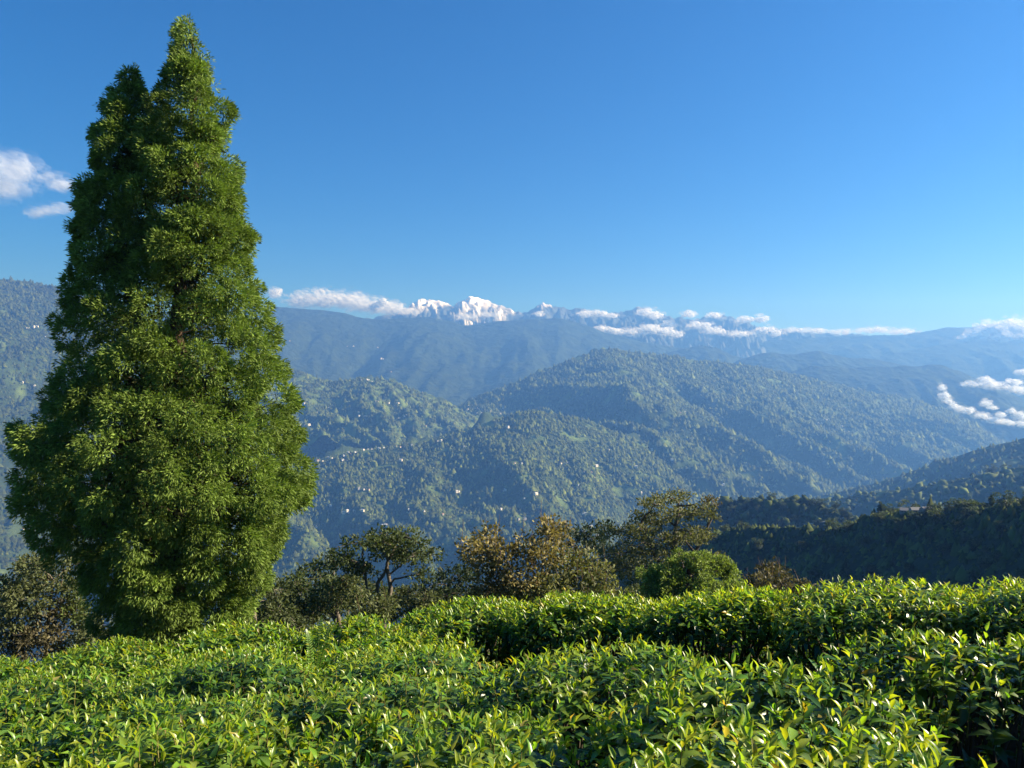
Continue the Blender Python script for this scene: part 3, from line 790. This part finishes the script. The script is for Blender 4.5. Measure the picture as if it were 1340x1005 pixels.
def house_mesh(name, w, l, h, wall, roof):
    r = h + w * 0.32; e = 0.35
    v = [(-w/2, -l/2, -2), (w/2, -l/2, -2), (w/2, l/2, -2), (-w/2, l/2, -2), (-w/2, -l/2, h), (w/2, -l/2, h), (w/2, l/2, h), (-w/2, l/2, h), (0, -l/2, r - .1), (0, l/2, r - .1)]
    mb = MB()
    mb.add(v, [(0, 1, 5, 4), (1, 2, 6, 5), (2, 3, 7, 6), (3, 0, 4, 7)], wall)
    mb.add(v, [(4, 5, 8), (6, 7, 9)], wall)
    rv = [(-w/2 - e, -l/2 - e, h - .2), (0, -l/2 - e, r), (0, l/2 + e, r), (-w/2 - e, l/2 + e, h - .2), (w/2 + e, -l/2 - e, h - .2), (w/2 + e, l/2 + e, h - .2)]
    mb.add(rv, [(0, 1, 2, 3), (1, 4, 5, 2)], roof)
    for sy in (-l * 0.25, l * 0.05, l * 0.32):      # dark window openings, proud frames
        for sx in (-1, 1):
            x = sx * (w / 2 + 0.03)
            mb.add([(x, sy - .5, h * .35), (x, sy + .5, h * .35), (x, sy + .5, h * .75), (x, sy - .5, h * .75)], [(0, 1, 2, 3)], (0.03, 0.03, 0.035))
    f = [np.concatenate(mb.f3), np.concatenate(mb.f4)]
    return mesh_np(name, np.concatenate(mb.v), f, np.concatenate(mb.c), M_HOUSE)
HM = [house_mesh('house', 8, 12, 5, (0.6, 0.6, 0.56), (0.30, 0.34, 0.38)), house_mesh('house', 9, 16, 7.5, (0.6, 0.57, 0.5), (0.5, 0.5, 0.5)),
      house_mesh('house', 7, 9, 4, (0.6, 0.58, 0.5), (0.35, 0.16, 0.12)), house_mesh('house', 10, 12, 9, (0.62, 0.6, 0.56), (0.4, 0.42, 0.45)),
      house_mesh('house', 10, 14, 4, (0.25, 0.24, 0.22), (0.16, 0.165, 0.17))]
def put_house(k, p, rz, sc, label, group):
    o = obj('house', HM[k]); o.location = (p[0], p[1], p[2] + 1.5); o.rotation_euler = (0, 0, rz); o.scale = (sc,) * 3
    tag(o, label, 'house', group)
g = np.random.default_rng(62)
for i in range(18):
    px = 418 + i * 7.2 + g.uniform(-2, 2)
    q = surf_at(RA, px)
    put_house(int(g.integers(4)), (q[0], q[1] - g.uniform(5, 60), q[2] - 2 - g.uniform(0, 1) ** 2 * 10 + 7), g.uniform(0, 3), g.uniform(0.5, 0.95), 'tiny pale house in the village strung along the saddle', 'houses of the saddle village')
def scatter_houses(R, n, xr, yr, label, group, sc=1.0, lift=4.0):
    for i in range(n):
        q = surf_at(R, g.uniform(*xr), g.uniform(*yr))
        m = 1 if g.uniform() < 0.6 else int(g.integers(2, 4))
        for k in range(m):
            put_house(int(g.integers(4)), (q[0] + k * g.uniform(-30, 30), q[1] - 8 * k, q[2] + lift), g.uniform(0, 3), sc * g.uniform(0.45, 0.95), label, group)
scatter_houses(RA, 50, (400, 840), (560, 720), 'tiny white house among trees on the dark forested ridge', 'houses on the dark forested ridge')
scatter_houses(RB, 22, (640, 1120), (530, 640), 'tiny pale house on the broad rounded mountain', 'houses on the broad mountain')
scatter_houses(RB, 10, (610, 660), (528, 545), 'tiny white house near the mountain foot by the saddle', 'houses at the mountain foot')
scatter_houses(RL, 16, (0, 60), (420, 700), 'tiny pale house on the tall hillside behind the conifer', 'houses on the tall hillside', 1.1)
scatter_houses(RK, 18, (370, 560), (498, 560), 'tiny pale house on the rounded spur', 'houses on the rounded spur')
scatter_houses(RK2, 10, (380, 500), (545, 600), 'tiny pale house on the low spur', 'houses on the low spur')
scatter_houses(RF, 6, (370, 560), (445, 500), 'minute pale house on the big hazy blue ridge', 'houses on the big hazy ridge', 1.5)
q = surf_at(RD, 958); put_house(0, (q[0], q[1] - 2, q[2] - 1.2), 0.4, 0.34, 'small white hut at the left end of the saddle', None)
for i, (px, py) in enumerate(((1180, 676), (1194, 677), (1207, 675), (1222, 678))):
    q = surf_at(RD, px, py); put_house(4, (q[0], q[1] - 2, q[2] + .3), 1.2 + 0.3 * i, 0.28, 'grey tin roofed house among the dark hill crest trees', 'tin roofed houses on the dark hill')
# pale terrace tracks on the saddle
def track_on(R, pp, w, lift, label, name='path'):
    q = np.array([surf_at(R, *a) + np.array([0, 0, lift]) for a in pp]); t = np.linspace(0, len(q) - 1, 24); i = np.arange(len(q))
    c = np.stack([np.interp(t, i, q[:, k]) for k in range(3)], 1)
    a = unit(np.gradient(c, axis=0)); b = unit(np.cross(a, np.array([0, 0, 1.0]))) * w / 2
    up = np.array([0, 0, 0.15])
    v = np.concatenate([c - b + up, c + b + up, c - b - 4 * up, c + b - 4 * up]); n = len(c)
    f = []
    for k in range(n - 1):
        f += [(k, k + 1, n + k + 1, n + k), (k, 2 * n + k, 2 * n + k + 1, k + 1), (n + k, n + k + 1, 3 * n + k + 1, 3 * n + k)]
    o = obj(name, mesh_np(name, v, np.array(f), np.tile((0.42, 0.43, 0.38), (len(v), 1)), M_PATH)); tag(o, label, None, None, 'structure')
track_on(RD, [(975, None), (1010, None), (1045, None), (1085, None), (1108, None)], 1.4, 0.3, 'pale track along the saddle edge')
track_on(RKN, [(1000, 693), (1040, 692), (1080, 689), (1105, 684), (1125, 680)], 2.6, 1.2, 'pale terrace bank below the wooded knoll')
track_on(RKN, [(1030, 687), (1060, 686), (1085, 683), (1105, 679)], 2.2, 1.2, 'upper pale terrace bank on the knoll side')


# ------------------------------------------------------------------ clouds: heaps of thin vapour puffs
def cloud(label, d, lobes, size, alpha=0.3, n=260, seed=0, flat=0.7, group=None, apart=False):
    if apart:            # separate puffs, each a cloud of its own
        tot = sum(q[2] * q[3] for q in lobes)
        for i, q in enumerate(lobes):
            cloud(label, d, [q], size, alpha, max(14, n * q[2] * q[3] / tot), seed * 31 + i, flat, group)
        return
    IV, IF = (ICO2_V, ICO2_F) if size > 8 else (ICO_V, ICO_F)
    n = int(n * 1.3); alpha *= 0.62; size *= 1.15
    g = np.random.default_rng(seed)
    tot = sum(q[2] * q[3] for q in lobes)
    cs = []; ros = []
    for a, b, r, ry in lobes:
        k = max(6, int(n * r * ry / tot))
        e = np.clip(g.normal(size=(k, 3)), -2.2, 2.2)
        e[:, 2] = np.where(e[:, 2] < 0, e[:, 2] * 0.7, e[:, 2])
        cs.append(P(a, b, d) + e * np.array([r, r, ry]) * d / F * 0.52); ros.append(np.linalg.norm(e, axis=1))
    c = np.concatenate(cs); ro = np.concatenate(ros)
    m = len(c); s = size * d / F
    org = c.mean(0)
    rad = s * g.uniform(0.35, 1.2, m) * np.clip(1.25 - 0.22 * ro, 0.4, 1.2)
    v = IV[None] * rad[:, None, None] * (1 + 0.16 * g.normal(size=(m, len(IV), 1))) * np.array([1.15, 1, flat]) + (c - org)[:, None]
    f = (IF[None] + len(IV) * np.arange(m)[:, None, None]).reshape(-1, 3)
    al = np.repeat(alpha * g.uniform(0.5, 1.4, m) * np.exp(-0.22 * ro * ro) * 1.35, len(IV))
    o = obj('cloud', mesh_np('cloud', v.reshape(-1, 3), f, np.stack([al] * 3, 1), M_CLOUD, True), None, org)
    tag(o, label, 'cloud', group)
cloud('soft grey white cumulus cloud beside the conifer top', 16000, [(-10, 225, 34, 28), (20, 212, 26, 18), (35, 228, 20, 18), (5, 245, 30, 16), (-30, 240, 40, 30)], 13, 0.05, 190, 1)
cloud('small faint wisp of cloud below the cumulus', 16000, [(45, 280, 14, 6), (65, 275, 16, 8), (80, 272, 12, 7)], 8, 0.05, 60, 2)
cloud('faint trailing vapour beside the cumulus cloud', 16000, [(65, 232, 16, 8), (80, 242, 16, 9)], 8, 0.05, 60, 22)
D1 = 9950
cloud('long low white cloud bank left of the snow peaks', D1, [(360, 384, 10, 8), (393, 394, 20, 13), (425, 392, 28, 15), (455, 395, 26, 14), (482, 400, 22, 11), (508, 404, 22, 10), (532, 408, 18, 7)], 5, 0.26, 620, 3)
cloud('upright puff of cloud left of the snow peaks', D1 - 200, [(492, 404, 7, 8), (500, 396, 6, 8), (487, 402, 5, 6)], 3.2, 0.35, 110, 4)
cloud('low cloud lying at the foot of the main snow peak', D1 - 700, [(612, 414, 20, 6), (640, 412, 16, 4)], 3.6, 0.2, 90, 5)
cloud('white cloud puff in front of the pointed peaks', D1 - 800, [(705, 411, 7, 3), (765, 411, 14, 5), (785, 410, 10, 5), (800, 413, 8, 3)], 3.2, 0.4, 160, 6, group='cloud puffs before the pointed peaks', apart=True)
cloud('bright cloud bank low over the blue ridge shoulder', D1 - 1000, [(800, 433, 16, 5), (825, 435, 20, 5), (850, 431, 16, 7), (870, 434, 16, 5), (885, 438, 10, 4), (785, 430, 10, 4)], 3.6, 0.45, 300, 7)
cloud('slanting cloud streak over the distant range', D1 - 800, [(845, 408, 14, 5), (860, 413, 14, 5), (875, 425, 10, 5), (900, 412, 10, 6), (915, 425, 16, 6), (935, 433, 18, 5), (965, 437, 18, 4)], 3.6, 0.4, 300, 8)
cloud('thin cloud strip beyond the far ridge end', D1 - 500, [(935, 413, 14, 4), (975, 418, 16, 4), (995, 417, 10, 6), (1000, 432, 14, 6), (1015, 436, 10, 4)], 3.4, 0.4, 200, 9, group='thin cloud strips', apart=True)
cloud('long thin cloud line on the pale horizon', D1 - 150, [(1040, 432, 20, 3), (1070, 433, 20, 3), (1105, 434, 22, 3), (1145, 432, 24, 4), (1180, 434, 20, 4)], 3.2, 0.3, 260, 10)
cloud('big white cumulus bank over the right hand ridge', D1 - 850, [(1275, 440, 16, 7), (1295, 430, 22, 10), (1320, 428, 26, 12), (1345, 430, 26, 13), (1310, 440, 30, 7), (1262, 443, 10, 3), (1370, 432, 26, 14)], 5, 0.5, 460, 11)
D2 = 4700
cloud('bright slanting cloud drifting below the flat ridge', D2, [(1270, 503, 12, 4), (1290, 504, 16, 6), (1315, 506, 20, 6), (1340, 512, 20, 5), (1325, 500, 10, 4), (1290, 497, 8, 4)], 3.6, 0.34, 420, 12)
cloud('bright cloud puff in the row above the mountain foot', D2 - 100, [(1232, 507, 5, 5), (1235, 518, 7, 6), (1250, 532, 9, 5), (1265, 538, 12, 5), (1285, 545, 10, 5), (1300, 550, 12, 5), (1318, 553, 8, 4), (1240, 525, 7, 4), (1310, 543, 7, 4)], 3.0, 0.32, 420, 13, group='cloud puffs above the mountain foot', apart=True)
cloud('scattered cloud puff near the valley haze', D2 + 100, [(1290, 528, 8, 5), (1300, 534, 6, 3), (1335, 545, 9, 7), (1340, 555, 12, 5), (1322, 538, 6, 4), (1337, 487, 8, 4)], 2.9, 0.32, 260, 14, group='scattered valley cloud puffs', apart=True)

# ------------------------------------------------------------------ tea garden
def leaf_mesh(bend, fold, wid):
    """pointed tea leaf, base at origin, pointing +Y, folded along the midrib and arching down"""
    tt = [0, 0.28, 0.62, 1.0]; ww = [0, 0.5, 0.44, 0]
    v = []
    for t, w in zip(tt, ww):
        z = -bend * t * t; y = t * (1 - 0.25 * bend * t)
        if w == 0: v.append((0, y, z))
        else: v += [(-w * wid, y, z + fold * w * wid), (0, y, z), (w * wid, y, z + fold * w * wid)]
    f3 = [(0, 2, 1), (0, 3, 2), (4, 5, 7), (5, 6, 7)]
    f4 = [(1, 2, 5, 4), (2, 3, 6, 5)]
    return np.array(v, float), np.array(f3), np.array(f4)
def leaf_lite(bend, fold, wid):
    """the same leaf with fewer faces for bushes farther off"""
    v = [(0, 0, 0), (-0.5 * wid, 0.42, -bend * .18 + fold * wid * .5), (0, 0.45, -bend * .2), (0.5 * wid, 0.42, -bend * .18 + fold * wid * .5), (0, 1 - 0.25 * bend, -bend)]
    return np.array(v, float), np.array([(0, 2, 1), (0, 3, 2), (1, 2, 4), (2, 3, 4)]), np.zeros((0, 4), int)
TPLM = [(np.array([(0, 0, 0), (-0.5 * w, 0.45, 0.03), (0, 1 - .25 * b_, -b_), (0.5 * w, 0.45, 0.03)], float), np.array([(0, 2, 1), (0, 3, 2)]), np.zeros((0, 4), int)) for b_, w in ((.15, .4), (.42, .42), (.75, .44), (.3, .36))]
TPLL = [leaf_lite(0.15, 0.5, 0.36), leaf_lite(0.42, 0.45, 0.38), leaf_lite(0.75, 0.35, 0.40), leaf_lite(0.3, 0.8, 0.32)]
TPL = [leaf_mesh(0.15, 0.5, 0.36), leaf_mesh(0.42, 0.45, 0.38), leaf_mesh(0.75, 0.35, 0.40), leaf_mesh(0.3, 0.8, 0.32)]
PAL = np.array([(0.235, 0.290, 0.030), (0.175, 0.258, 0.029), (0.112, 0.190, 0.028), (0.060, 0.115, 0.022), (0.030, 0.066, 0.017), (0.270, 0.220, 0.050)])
LEAFM = {}
def leaf_data(t, c):
    if (t, c) not in LEAFM:
        v, f3, f4 = TPL[t]
        LEAFM[t, c] = mesh_np('leaf', v, [f3, f4], np.tile(PAL[c], (len(v), 1)), M_TEA, True)
    return LEAFM[t, c]

def frames(dirs, ups):
    """rotation matrices whose Y is dirs and Z close to ups"""
    y = unit(dirs); x = unit(np.cross(y, ups)); z = np.cross(x, y)
    return np.stack([x, y, z], -1)

def bush(cx, cy, rx, ry, dz, seed, label, group, near, dens=1.0):
    g = np.random.default_rng(seed)
    gz = float(ground_z(cx, cy))
    root = empty('tea_bush', (cx, cy, gz), label, 'tea bush', group)
    org = np.array([cx, cy, gz])
    # rim shape of the clipped table
    ph0 = g.uniform(0, 6.28, 3)
    def rim(ph): return 1 + 0.07 * np.sin(2 * ph + ph0[0]) + 0.06 * np.sin(3 * ph + ph0[1]) + 0.04 * np.sin(5 * ph + ph0[2])
    def surf(q, ph):
        """q in 0..1 over the flat top, 1..2 down the side"""
        r = np.where(q < 1, q, 1.0) * rim(ph)
        rr = r * np.where(q > 1, 1.0 - 0.28 * (q - 1) ** 2, 1)
        x = cx + rx * rr * np.cos(ph); y = cy + ry * rr * np.sin(ph)
        top = canopy(x, y) + dz - (0.11 if dens > 1.1 else 0.155) * np.clip(q, 0, 1) ** 3.2 + 0.055 * noise2(x * 2.2 + 5, y * 2.2)
        z = np.where(q > 1, top - (q - 1) * 0.78, top)
        return np.stack([x, y, z], -1)
    nrm = lambda q, ph: unit(np.stack([np.cos(ph) * np.clip(q - .55, 0, 1) * 1.4, np.sin(ph) * np.clip(q - .55, 0, 1) * 1.4, np.where(q > 1, 1.2 - 0.9 * (q - 1), 1.0)], -1))
    area = math.pi * rx * ry
    n1 = int(290 * area * dens); n2 = int(220 * area * dens)
    q = np.concatenate([g.uniform(0, 1.05, n1) ** 0.5, 1 + g.uniform(0, 1, n2) ** 1.3 * 0.95]); ph = g.uniform(0, 2 * np.pi, len(q))
    sp = surf(q, ph)
    hole = noise2(sp[:, 0] * 3.1 + 40, sp[:, 1] * 3.1 + sp[:, 2] * 2) > -0.28 - 0.5 * g.uniform(size=len(q))
    q = q[hole]; ph = ph[hole]; sp = sp[hole]; sn = nrm(q, ph)
    ns = len(q)
    # shoots: upright stems with alternate leaves
    sdir = unit(sn + np.array([0, 0, 0.9]) + 0.28 * g.normal(size=(ns, 3)))
    sl_ = g.uniform(0.05, 0.12, ns) * np.where(q > 1.1, 0.55, 1)
    tall = g.uniform(size=ns) < 0.06
    sl_ = np.where(tall, sl_ * 1.6, sl_)
    K = 7
    tone0 = g.normal() * 0.3
    az0 = g.uniform(0, 6.28, ns)
    LP, LD, LU, LS, LT, LC = [], [], [], [], [], []
    a1 = unit(np.cross(sdir, np.array([0.31, 0.95, 0.1]))); a2 = np.cross(sdir, a1)
    for k in range(K):
        t = k / (K - 1)                       # 0 bottom .. 1 tip
        az = az0 + k * 2.4 + 0.3 * g.normal(size=ns)
        hor = a1 * np.cos(az)[:, None] + a2 * np.sin(az)[:, None]
        el = 0.15 + 1.15 * t ** 1.5 + 0.2 * g.normal(size=ns)
        dd = hor * np.cos(el)[:, None] + sdir * np.sin(el)[:, None]
        LP.append(sp + sdir * (sl_ * (t - 0.55))[:, None])
        LD.append(dd); LU.append(sdir * np.cos(el)[:, None] - hor * np.sin(el)[:, None] + 0.15 * g.normal(size=(ns, 3)))
        size = (0.072 - 0.035 * t ** 1.6) * g.uniform(0.75, 1.25, ns)
        LS.append(size)
        LT.append(np.where(t > 0.75, 3, g.integers(0, 3, ns)))
        tone = np.clip(3.5 - 4.2 * t + 0.9 * g.normal(size=ns) + np.where(q > 1.08, 1.8, 0) + tone0 + 1.5 * noise2(sp[:, 0] * 1.7 + 9, sp[:, 1] * 1.7), 0, 4).round().astype(int)  # leaves down the sides get darker tones, hedge shade put into colour
        tone = np.where(g.uniform(size=ns) < 0.03, 5, tone)
        LC.append(tone)
    # older leaves inside
    n3 = int((520 if dens < 1.1 else 900) * area * dens)
    qi = np.concatenate([g.uniform(0, 1, n3 // 2) ** 0.5, 1 + g.uniform(0, 1, n3 - n3 // 2)]); pi_ = g.uniform(0, 6.28, n3)
    ip = surf(qi, pi_); ip = ip + (np.array([cx, cy, 0]) - ip) * np.array([1, 1, 0]) * g.uniform(0.02, 0.45, (n3, 1)) - np.array([0, 0, 1]) * g.uniform(0.03, 0.2, (n3, 1))
    LP.append(ip); LD.append(unit(nrm(qi, pi_) * 0.6 + g.normal(size=(n3, 3)) * 0.6)); LU.append(np.array([0, 0, 1.0]) + 0.5 * g.normal(size=(n3, 3)))
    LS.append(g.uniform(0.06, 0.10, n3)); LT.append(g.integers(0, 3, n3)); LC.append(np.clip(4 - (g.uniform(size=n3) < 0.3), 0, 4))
    LP = np.concatenate(LP); LD = np.concatenate(LD); LU = np.concatenate(LU); LS = np.concatenate(LS); LT = np.concatenate(LT); LC = np.concatenate(LC)
    R = frames(LD, LU)
    # largest in view become objects of their own
    size_px = LS / np.maximum(LP[:, 1], .3) * F
    x, y = pix(LP)
    vis = (x > -10) & (x < 1350) & (y < 1020) & (LC < 4)
    pick = np.zeros(len(LP), bool)
    if near:
        idx = np.argsort(-np.where(vis, size_px * g.uniform(0.7, 1.0, len(LP)), 0))[:near]
        idx = idx[vis[idx]]
        pick[idx] = True
        for i in idx:
            o = bpy.data.objects.new('leaf', leaf_data(int(LT[i]), int(LC[i])))
            M3 = Matrix([list(map(float, r)) for r in R[i]])
            o.rotation_mode = 'QUATERNION'
            o.rotation_quaternion = M3.to_quaternion()
            o.location = tuple(map(float, LP[i] - org)); o.scale = (float(LS[i]),) * 3
            COL.objects.link(o); o.parent = root
    mb = MB()
    for t in range(4):
        m = (LT == t) & ~pick
        k = int(m.sum())
        if not k: continue
        v, f3, f4 = (TPL if cy < 2.9 else (TPLL if cy < 4.7 else TPLM))[t]
        w = np.einsum('nij,kj->nki', R[m], v) * LS[m][:, None, None] + LP[m][:, None]
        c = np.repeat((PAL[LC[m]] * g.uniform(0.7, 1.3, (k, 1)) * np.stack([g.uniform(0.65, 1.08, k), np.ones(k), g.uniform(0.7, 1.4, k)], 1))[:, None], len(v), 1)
        off = (len(v) * np.arange(k))[:, None, None]
        n0 = mb.n
        mb.v.append(w.reshape(-1, 3)); mb.c.append(c.reshape(-1, 3)); mb.n += k * len(v)
        mb.f3.append((f3[None] + off).reshape(-1, 3) + n0); mb.f4.append((f4[None] + off).reshape(-1, 4) + n0) if len(f4) else None
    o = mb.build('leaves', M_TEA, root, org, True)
    tag(o, kind='stuff')
    # shoot stems (thin) and woody frame
    tw = MB()
    sel = g.permutation(ns)[:min(ns, 170 if near else 60)]
    for i in sel:
        b = sp[i] - sdir[i] * sl_[i] * 0.9 - np.array([0, 0, 0.03])
        tube(tw, [b, sp[i], sp[i] + sdir[i] * sl_[i] * 0.45], [0.0028, 0.0022, 0.0012], (0.13, 0.12, 0.04), 3)
    for i in range(34):
        a = g.uniform(0, 6.28); r = g.uniform(0.2, 0.9)
        e = surf(np.array([r]), np.array([a]))[0] - [0, 0, 0.12]
        b = np.array([cx + 0.15 * g.normal() * rx, cy + 0.15 * g.normal() * ry, gz - 0.05])
        tube(tw, curve(b, e, (0.08 * math.cos(a), 0.08 * math.sin(a), 0), 5, g), np.linspace(0.014, 0.004, 5), (0.055, 0.045, 0.034), 4)
    tag(tw.build('twigs', M_TWIG, root, org, True), kind='stuff')
    for i in range(4):
        a = g.uniform(0, 6.28)
        st = MB(); b = np.array([cx + 0.08 * math.cos(a), cy + 0.08 * math.sin(a), gz - 0.06]); e = np.array([cx + 0.5 * rx * math.cos(a), cy + 0.5 * ry * math.sin(a), canopy(cx, cy) - 0.3])
        tube(st, curve(b, e, (0.06, 0.02, 0), 5, g), np.linspace(0.03, 0.012, 5), (0.09, 0.078, 0.062), 6)
        st.build('stem', M_TWIG, root, org, True)
    return root

BUSH = []
jb = np.random.default_rng(90)
for row, (y, x1) in enumerate(((1.62, 0.62), (2.42, 0.72), (3.25, 0.35), (4.1, -0.62), (5.0, -0.85), (5.85, -1.3))):
    x = x1
    while x > -0.72 * y - 0.9:
        BUSH.append([x + jb.uniform(-.06, .06) * (x != x1), y + jb.uniform(-.08, .08), jb.uniform(.50, .56), jb.uniform(.47, .53), jb.uniform(-.05, .05)])
        x -= jb.uniform(.86, .98)
MAIN = len(BUSH)
BUSH += [[-0.35, 6.25, .62, .55, 0.0], [0.5, 5.75, .6, .52, 0.02], [1.35, 5.1, .6, .5, 0.0], [2.1, 4.5, .58, .48, 0.03], [2.95, 4.15, .6, .48, 0.02], [3.8, 3.9, .6, .5, 0.03]]
BACK = len(BUSH)
BUSH += [[-1.25, 6.9, .58, .5, -.3], [-0.35, 7.3, .58, .5, -.3], [0.55, 6.8, .58, .5, -.3], [1.45, 6.15, .58, .5, -.3], [2.3, 5.55, .58, .5, -.3], [3.15, 5.15, .58, .5, -.3], [4.0, 4.9, .58, .5, -.3]]  # added unseen row, keeps sunlit ground from showing through the rear hedge
LOW = len(BUSH)
BUSH += [[1.62, 2.85, .5, .36, 0.0], [2.35, 2.72, .52, .4, 0.05], [3.1, 2.75, .5, .4, 0.0]]
ordn = np.argsort([b[1] * 1.0 + abs(b[0]) * 0.3 for b in BUSH])
close = set(int(i) for i in ordn[:9])
cnt = {}
ORD = ('first', 'second', 'third', 'fourth', 'fifth', 'sixth', 'seventh', 'eighth', 'ninth')
for i, (x, y, rx, ry, dz) in enumerate(BUSH):
    if i < MAIN:
        r = int(np.argmin([abs(y - q) for q in (1.62, 2.42, 3.25, 4.1, 5.0, 5.85)]))
        cnt[r] = cnt.get(r, 0) + 1
        look = ('leafy tea bush with large yellow green shoots', 'clipped tea bush with glossy dark lower leaves', 'clipped tea bush with pale young tips',
                'low tea bush with small leaves', 'small leaved tea bush on the falling ground', 'tea bush on the outer edge above the conifer')[r]
        lab = '%s, %s from the gap in %s row' % (look, ORD[cnt[r] - 1], ('front', 'second', 'third', 'fourth', 'fifth', 'outermost')[r])
        grp = 'tea bushes of the open tea field'
    elif i < BACK: lab, grp = 'rear hedge tea bush beyond the dark gap, %s counting from the conifer side' % ORD[i - MAIN], 'tea bushes of the rear hedge'
    elif i < LOW: lab, grp = 'added lower tea bush hidden behind the rear hedge, %s counting from the conifer side' % ORD[i - BACK], 'added tea bushes behind the rear hedge'
    else: lab, grp = 'tea bush with dark shaded side, %s beyond the gap beside the front row' % ORD[i - LOW], 'tea bushes beyond the right gap'
    bush(x, y, rx, ry, dz, 200 + i, lab, grp, 170 if i in close else 0, 1.3 if MAIN <= i < BACK else (0.6 if BACK <= i < LOW else 1.0))

# fern growing out of the tea
def fern():
    g = np.random.default_rng(5)
    d = 4.3
    tip = P(415, 812, d)
    base = np.array([P(412, 860, d)[0], d, float(canopy(P(412, 860, d)[0], d)) - 0.25])
    root = empty('fern', base, 'bright green fern with arching fronds rising from the tea', 'fern')
    for k, (ex, ey, dd) in enumerate(((398, 828, .05), (432, 836, -.1), (440, 852, -.15), (385, 850, -.1), (415, 814, .1), (425, 826, .15))):
        e = P(ex, ey, d) + np.array([0, dd, 0])
        c = curve(base, e, (0, 0, 0.06), 26)
        mb = MB(); tube(mb, c, np.linspace(.003, .001, 26), (.1, .14, .03), 4)
        tn = unit(np.gradient(c, axis=0)); sd = unit(np.cross(tn, np.array([0, 0, 1.0])))
        for i in range(7, 26):
            for sgn in (-1, 1):
                ln = 0.034 * max(0.15, 1 - (abs(i - 11) / 15.0) ** 1.5)
                a = c[i]; dv = unit(sd[i] * sgn + tn[i] * .45); w = tn[i] * 0.0035
                mb.add([a - w, a + dv * ln * .5 - w, a + dv * ln, a + dv * ln * .5 + w, a + w], [(0, 1, 3, 4)], (.11, .21, .03))
                mb.add([a + dv * ln * .5 - w, a + dv * ln, a + dv * ln * .5 + w], [(0, 1, 2)], (.11, .21, .03))
        mb.build('frond', M_TEA, root, base, False)
fern()

# ------------------------------------------------------------------ air
HAZE_D = 1.45e-4
def haze():
    x, y0, y1, z0, z1 = 9600, -500, 12600, -1001.5, 1180
    v = np.array([(a, b, c) for a in (-x, x) for b in (y0, y1) for c in (z0, z1)], float)
    f = np.array([(0, 1, 3, 2), (4, 6, 7, 5), (0, 4, 5, 1), (2, 3, 7, 6), (0, 2, 6, 4), (1, 5, 7, 3)])
    m = bpy.data.materials.new('haze'); m.use_nodes = True
    t = m.node_tree; t.nodes.clear()
    out = t.nodes.new('ShaderNodeOutputMaterial')
    pv = t.nodes.new('ShaderNodeVolumePrincipled')
    pv.inputs['Color'].default_value = (0.135, 0.365, 1.0, 1)
    pv.inputs['Absorption Color'].default_value = (0.62, 0.50, 1, 1)
    pv.inputs['Density'].default_value = HAZE_D
    pv.inputs['Anisotropy'].default_value = 0.29
    t.links.new(pv.outputs[0], out.inputs['Volume'])
    o = obj('haze', mesh_np('haze', v, f, None, m)); tag(o, 'pale blue mountain haze', 'haze', None, 'stuff')
haze()
tris = sum(sum(len(p.vertices) - 2 for p in m.polygons) for m in bpy.data.meshes)
print('TRIS', tris, 'objects', len(bpy.data.objects), 'conifer nodes', n_con)
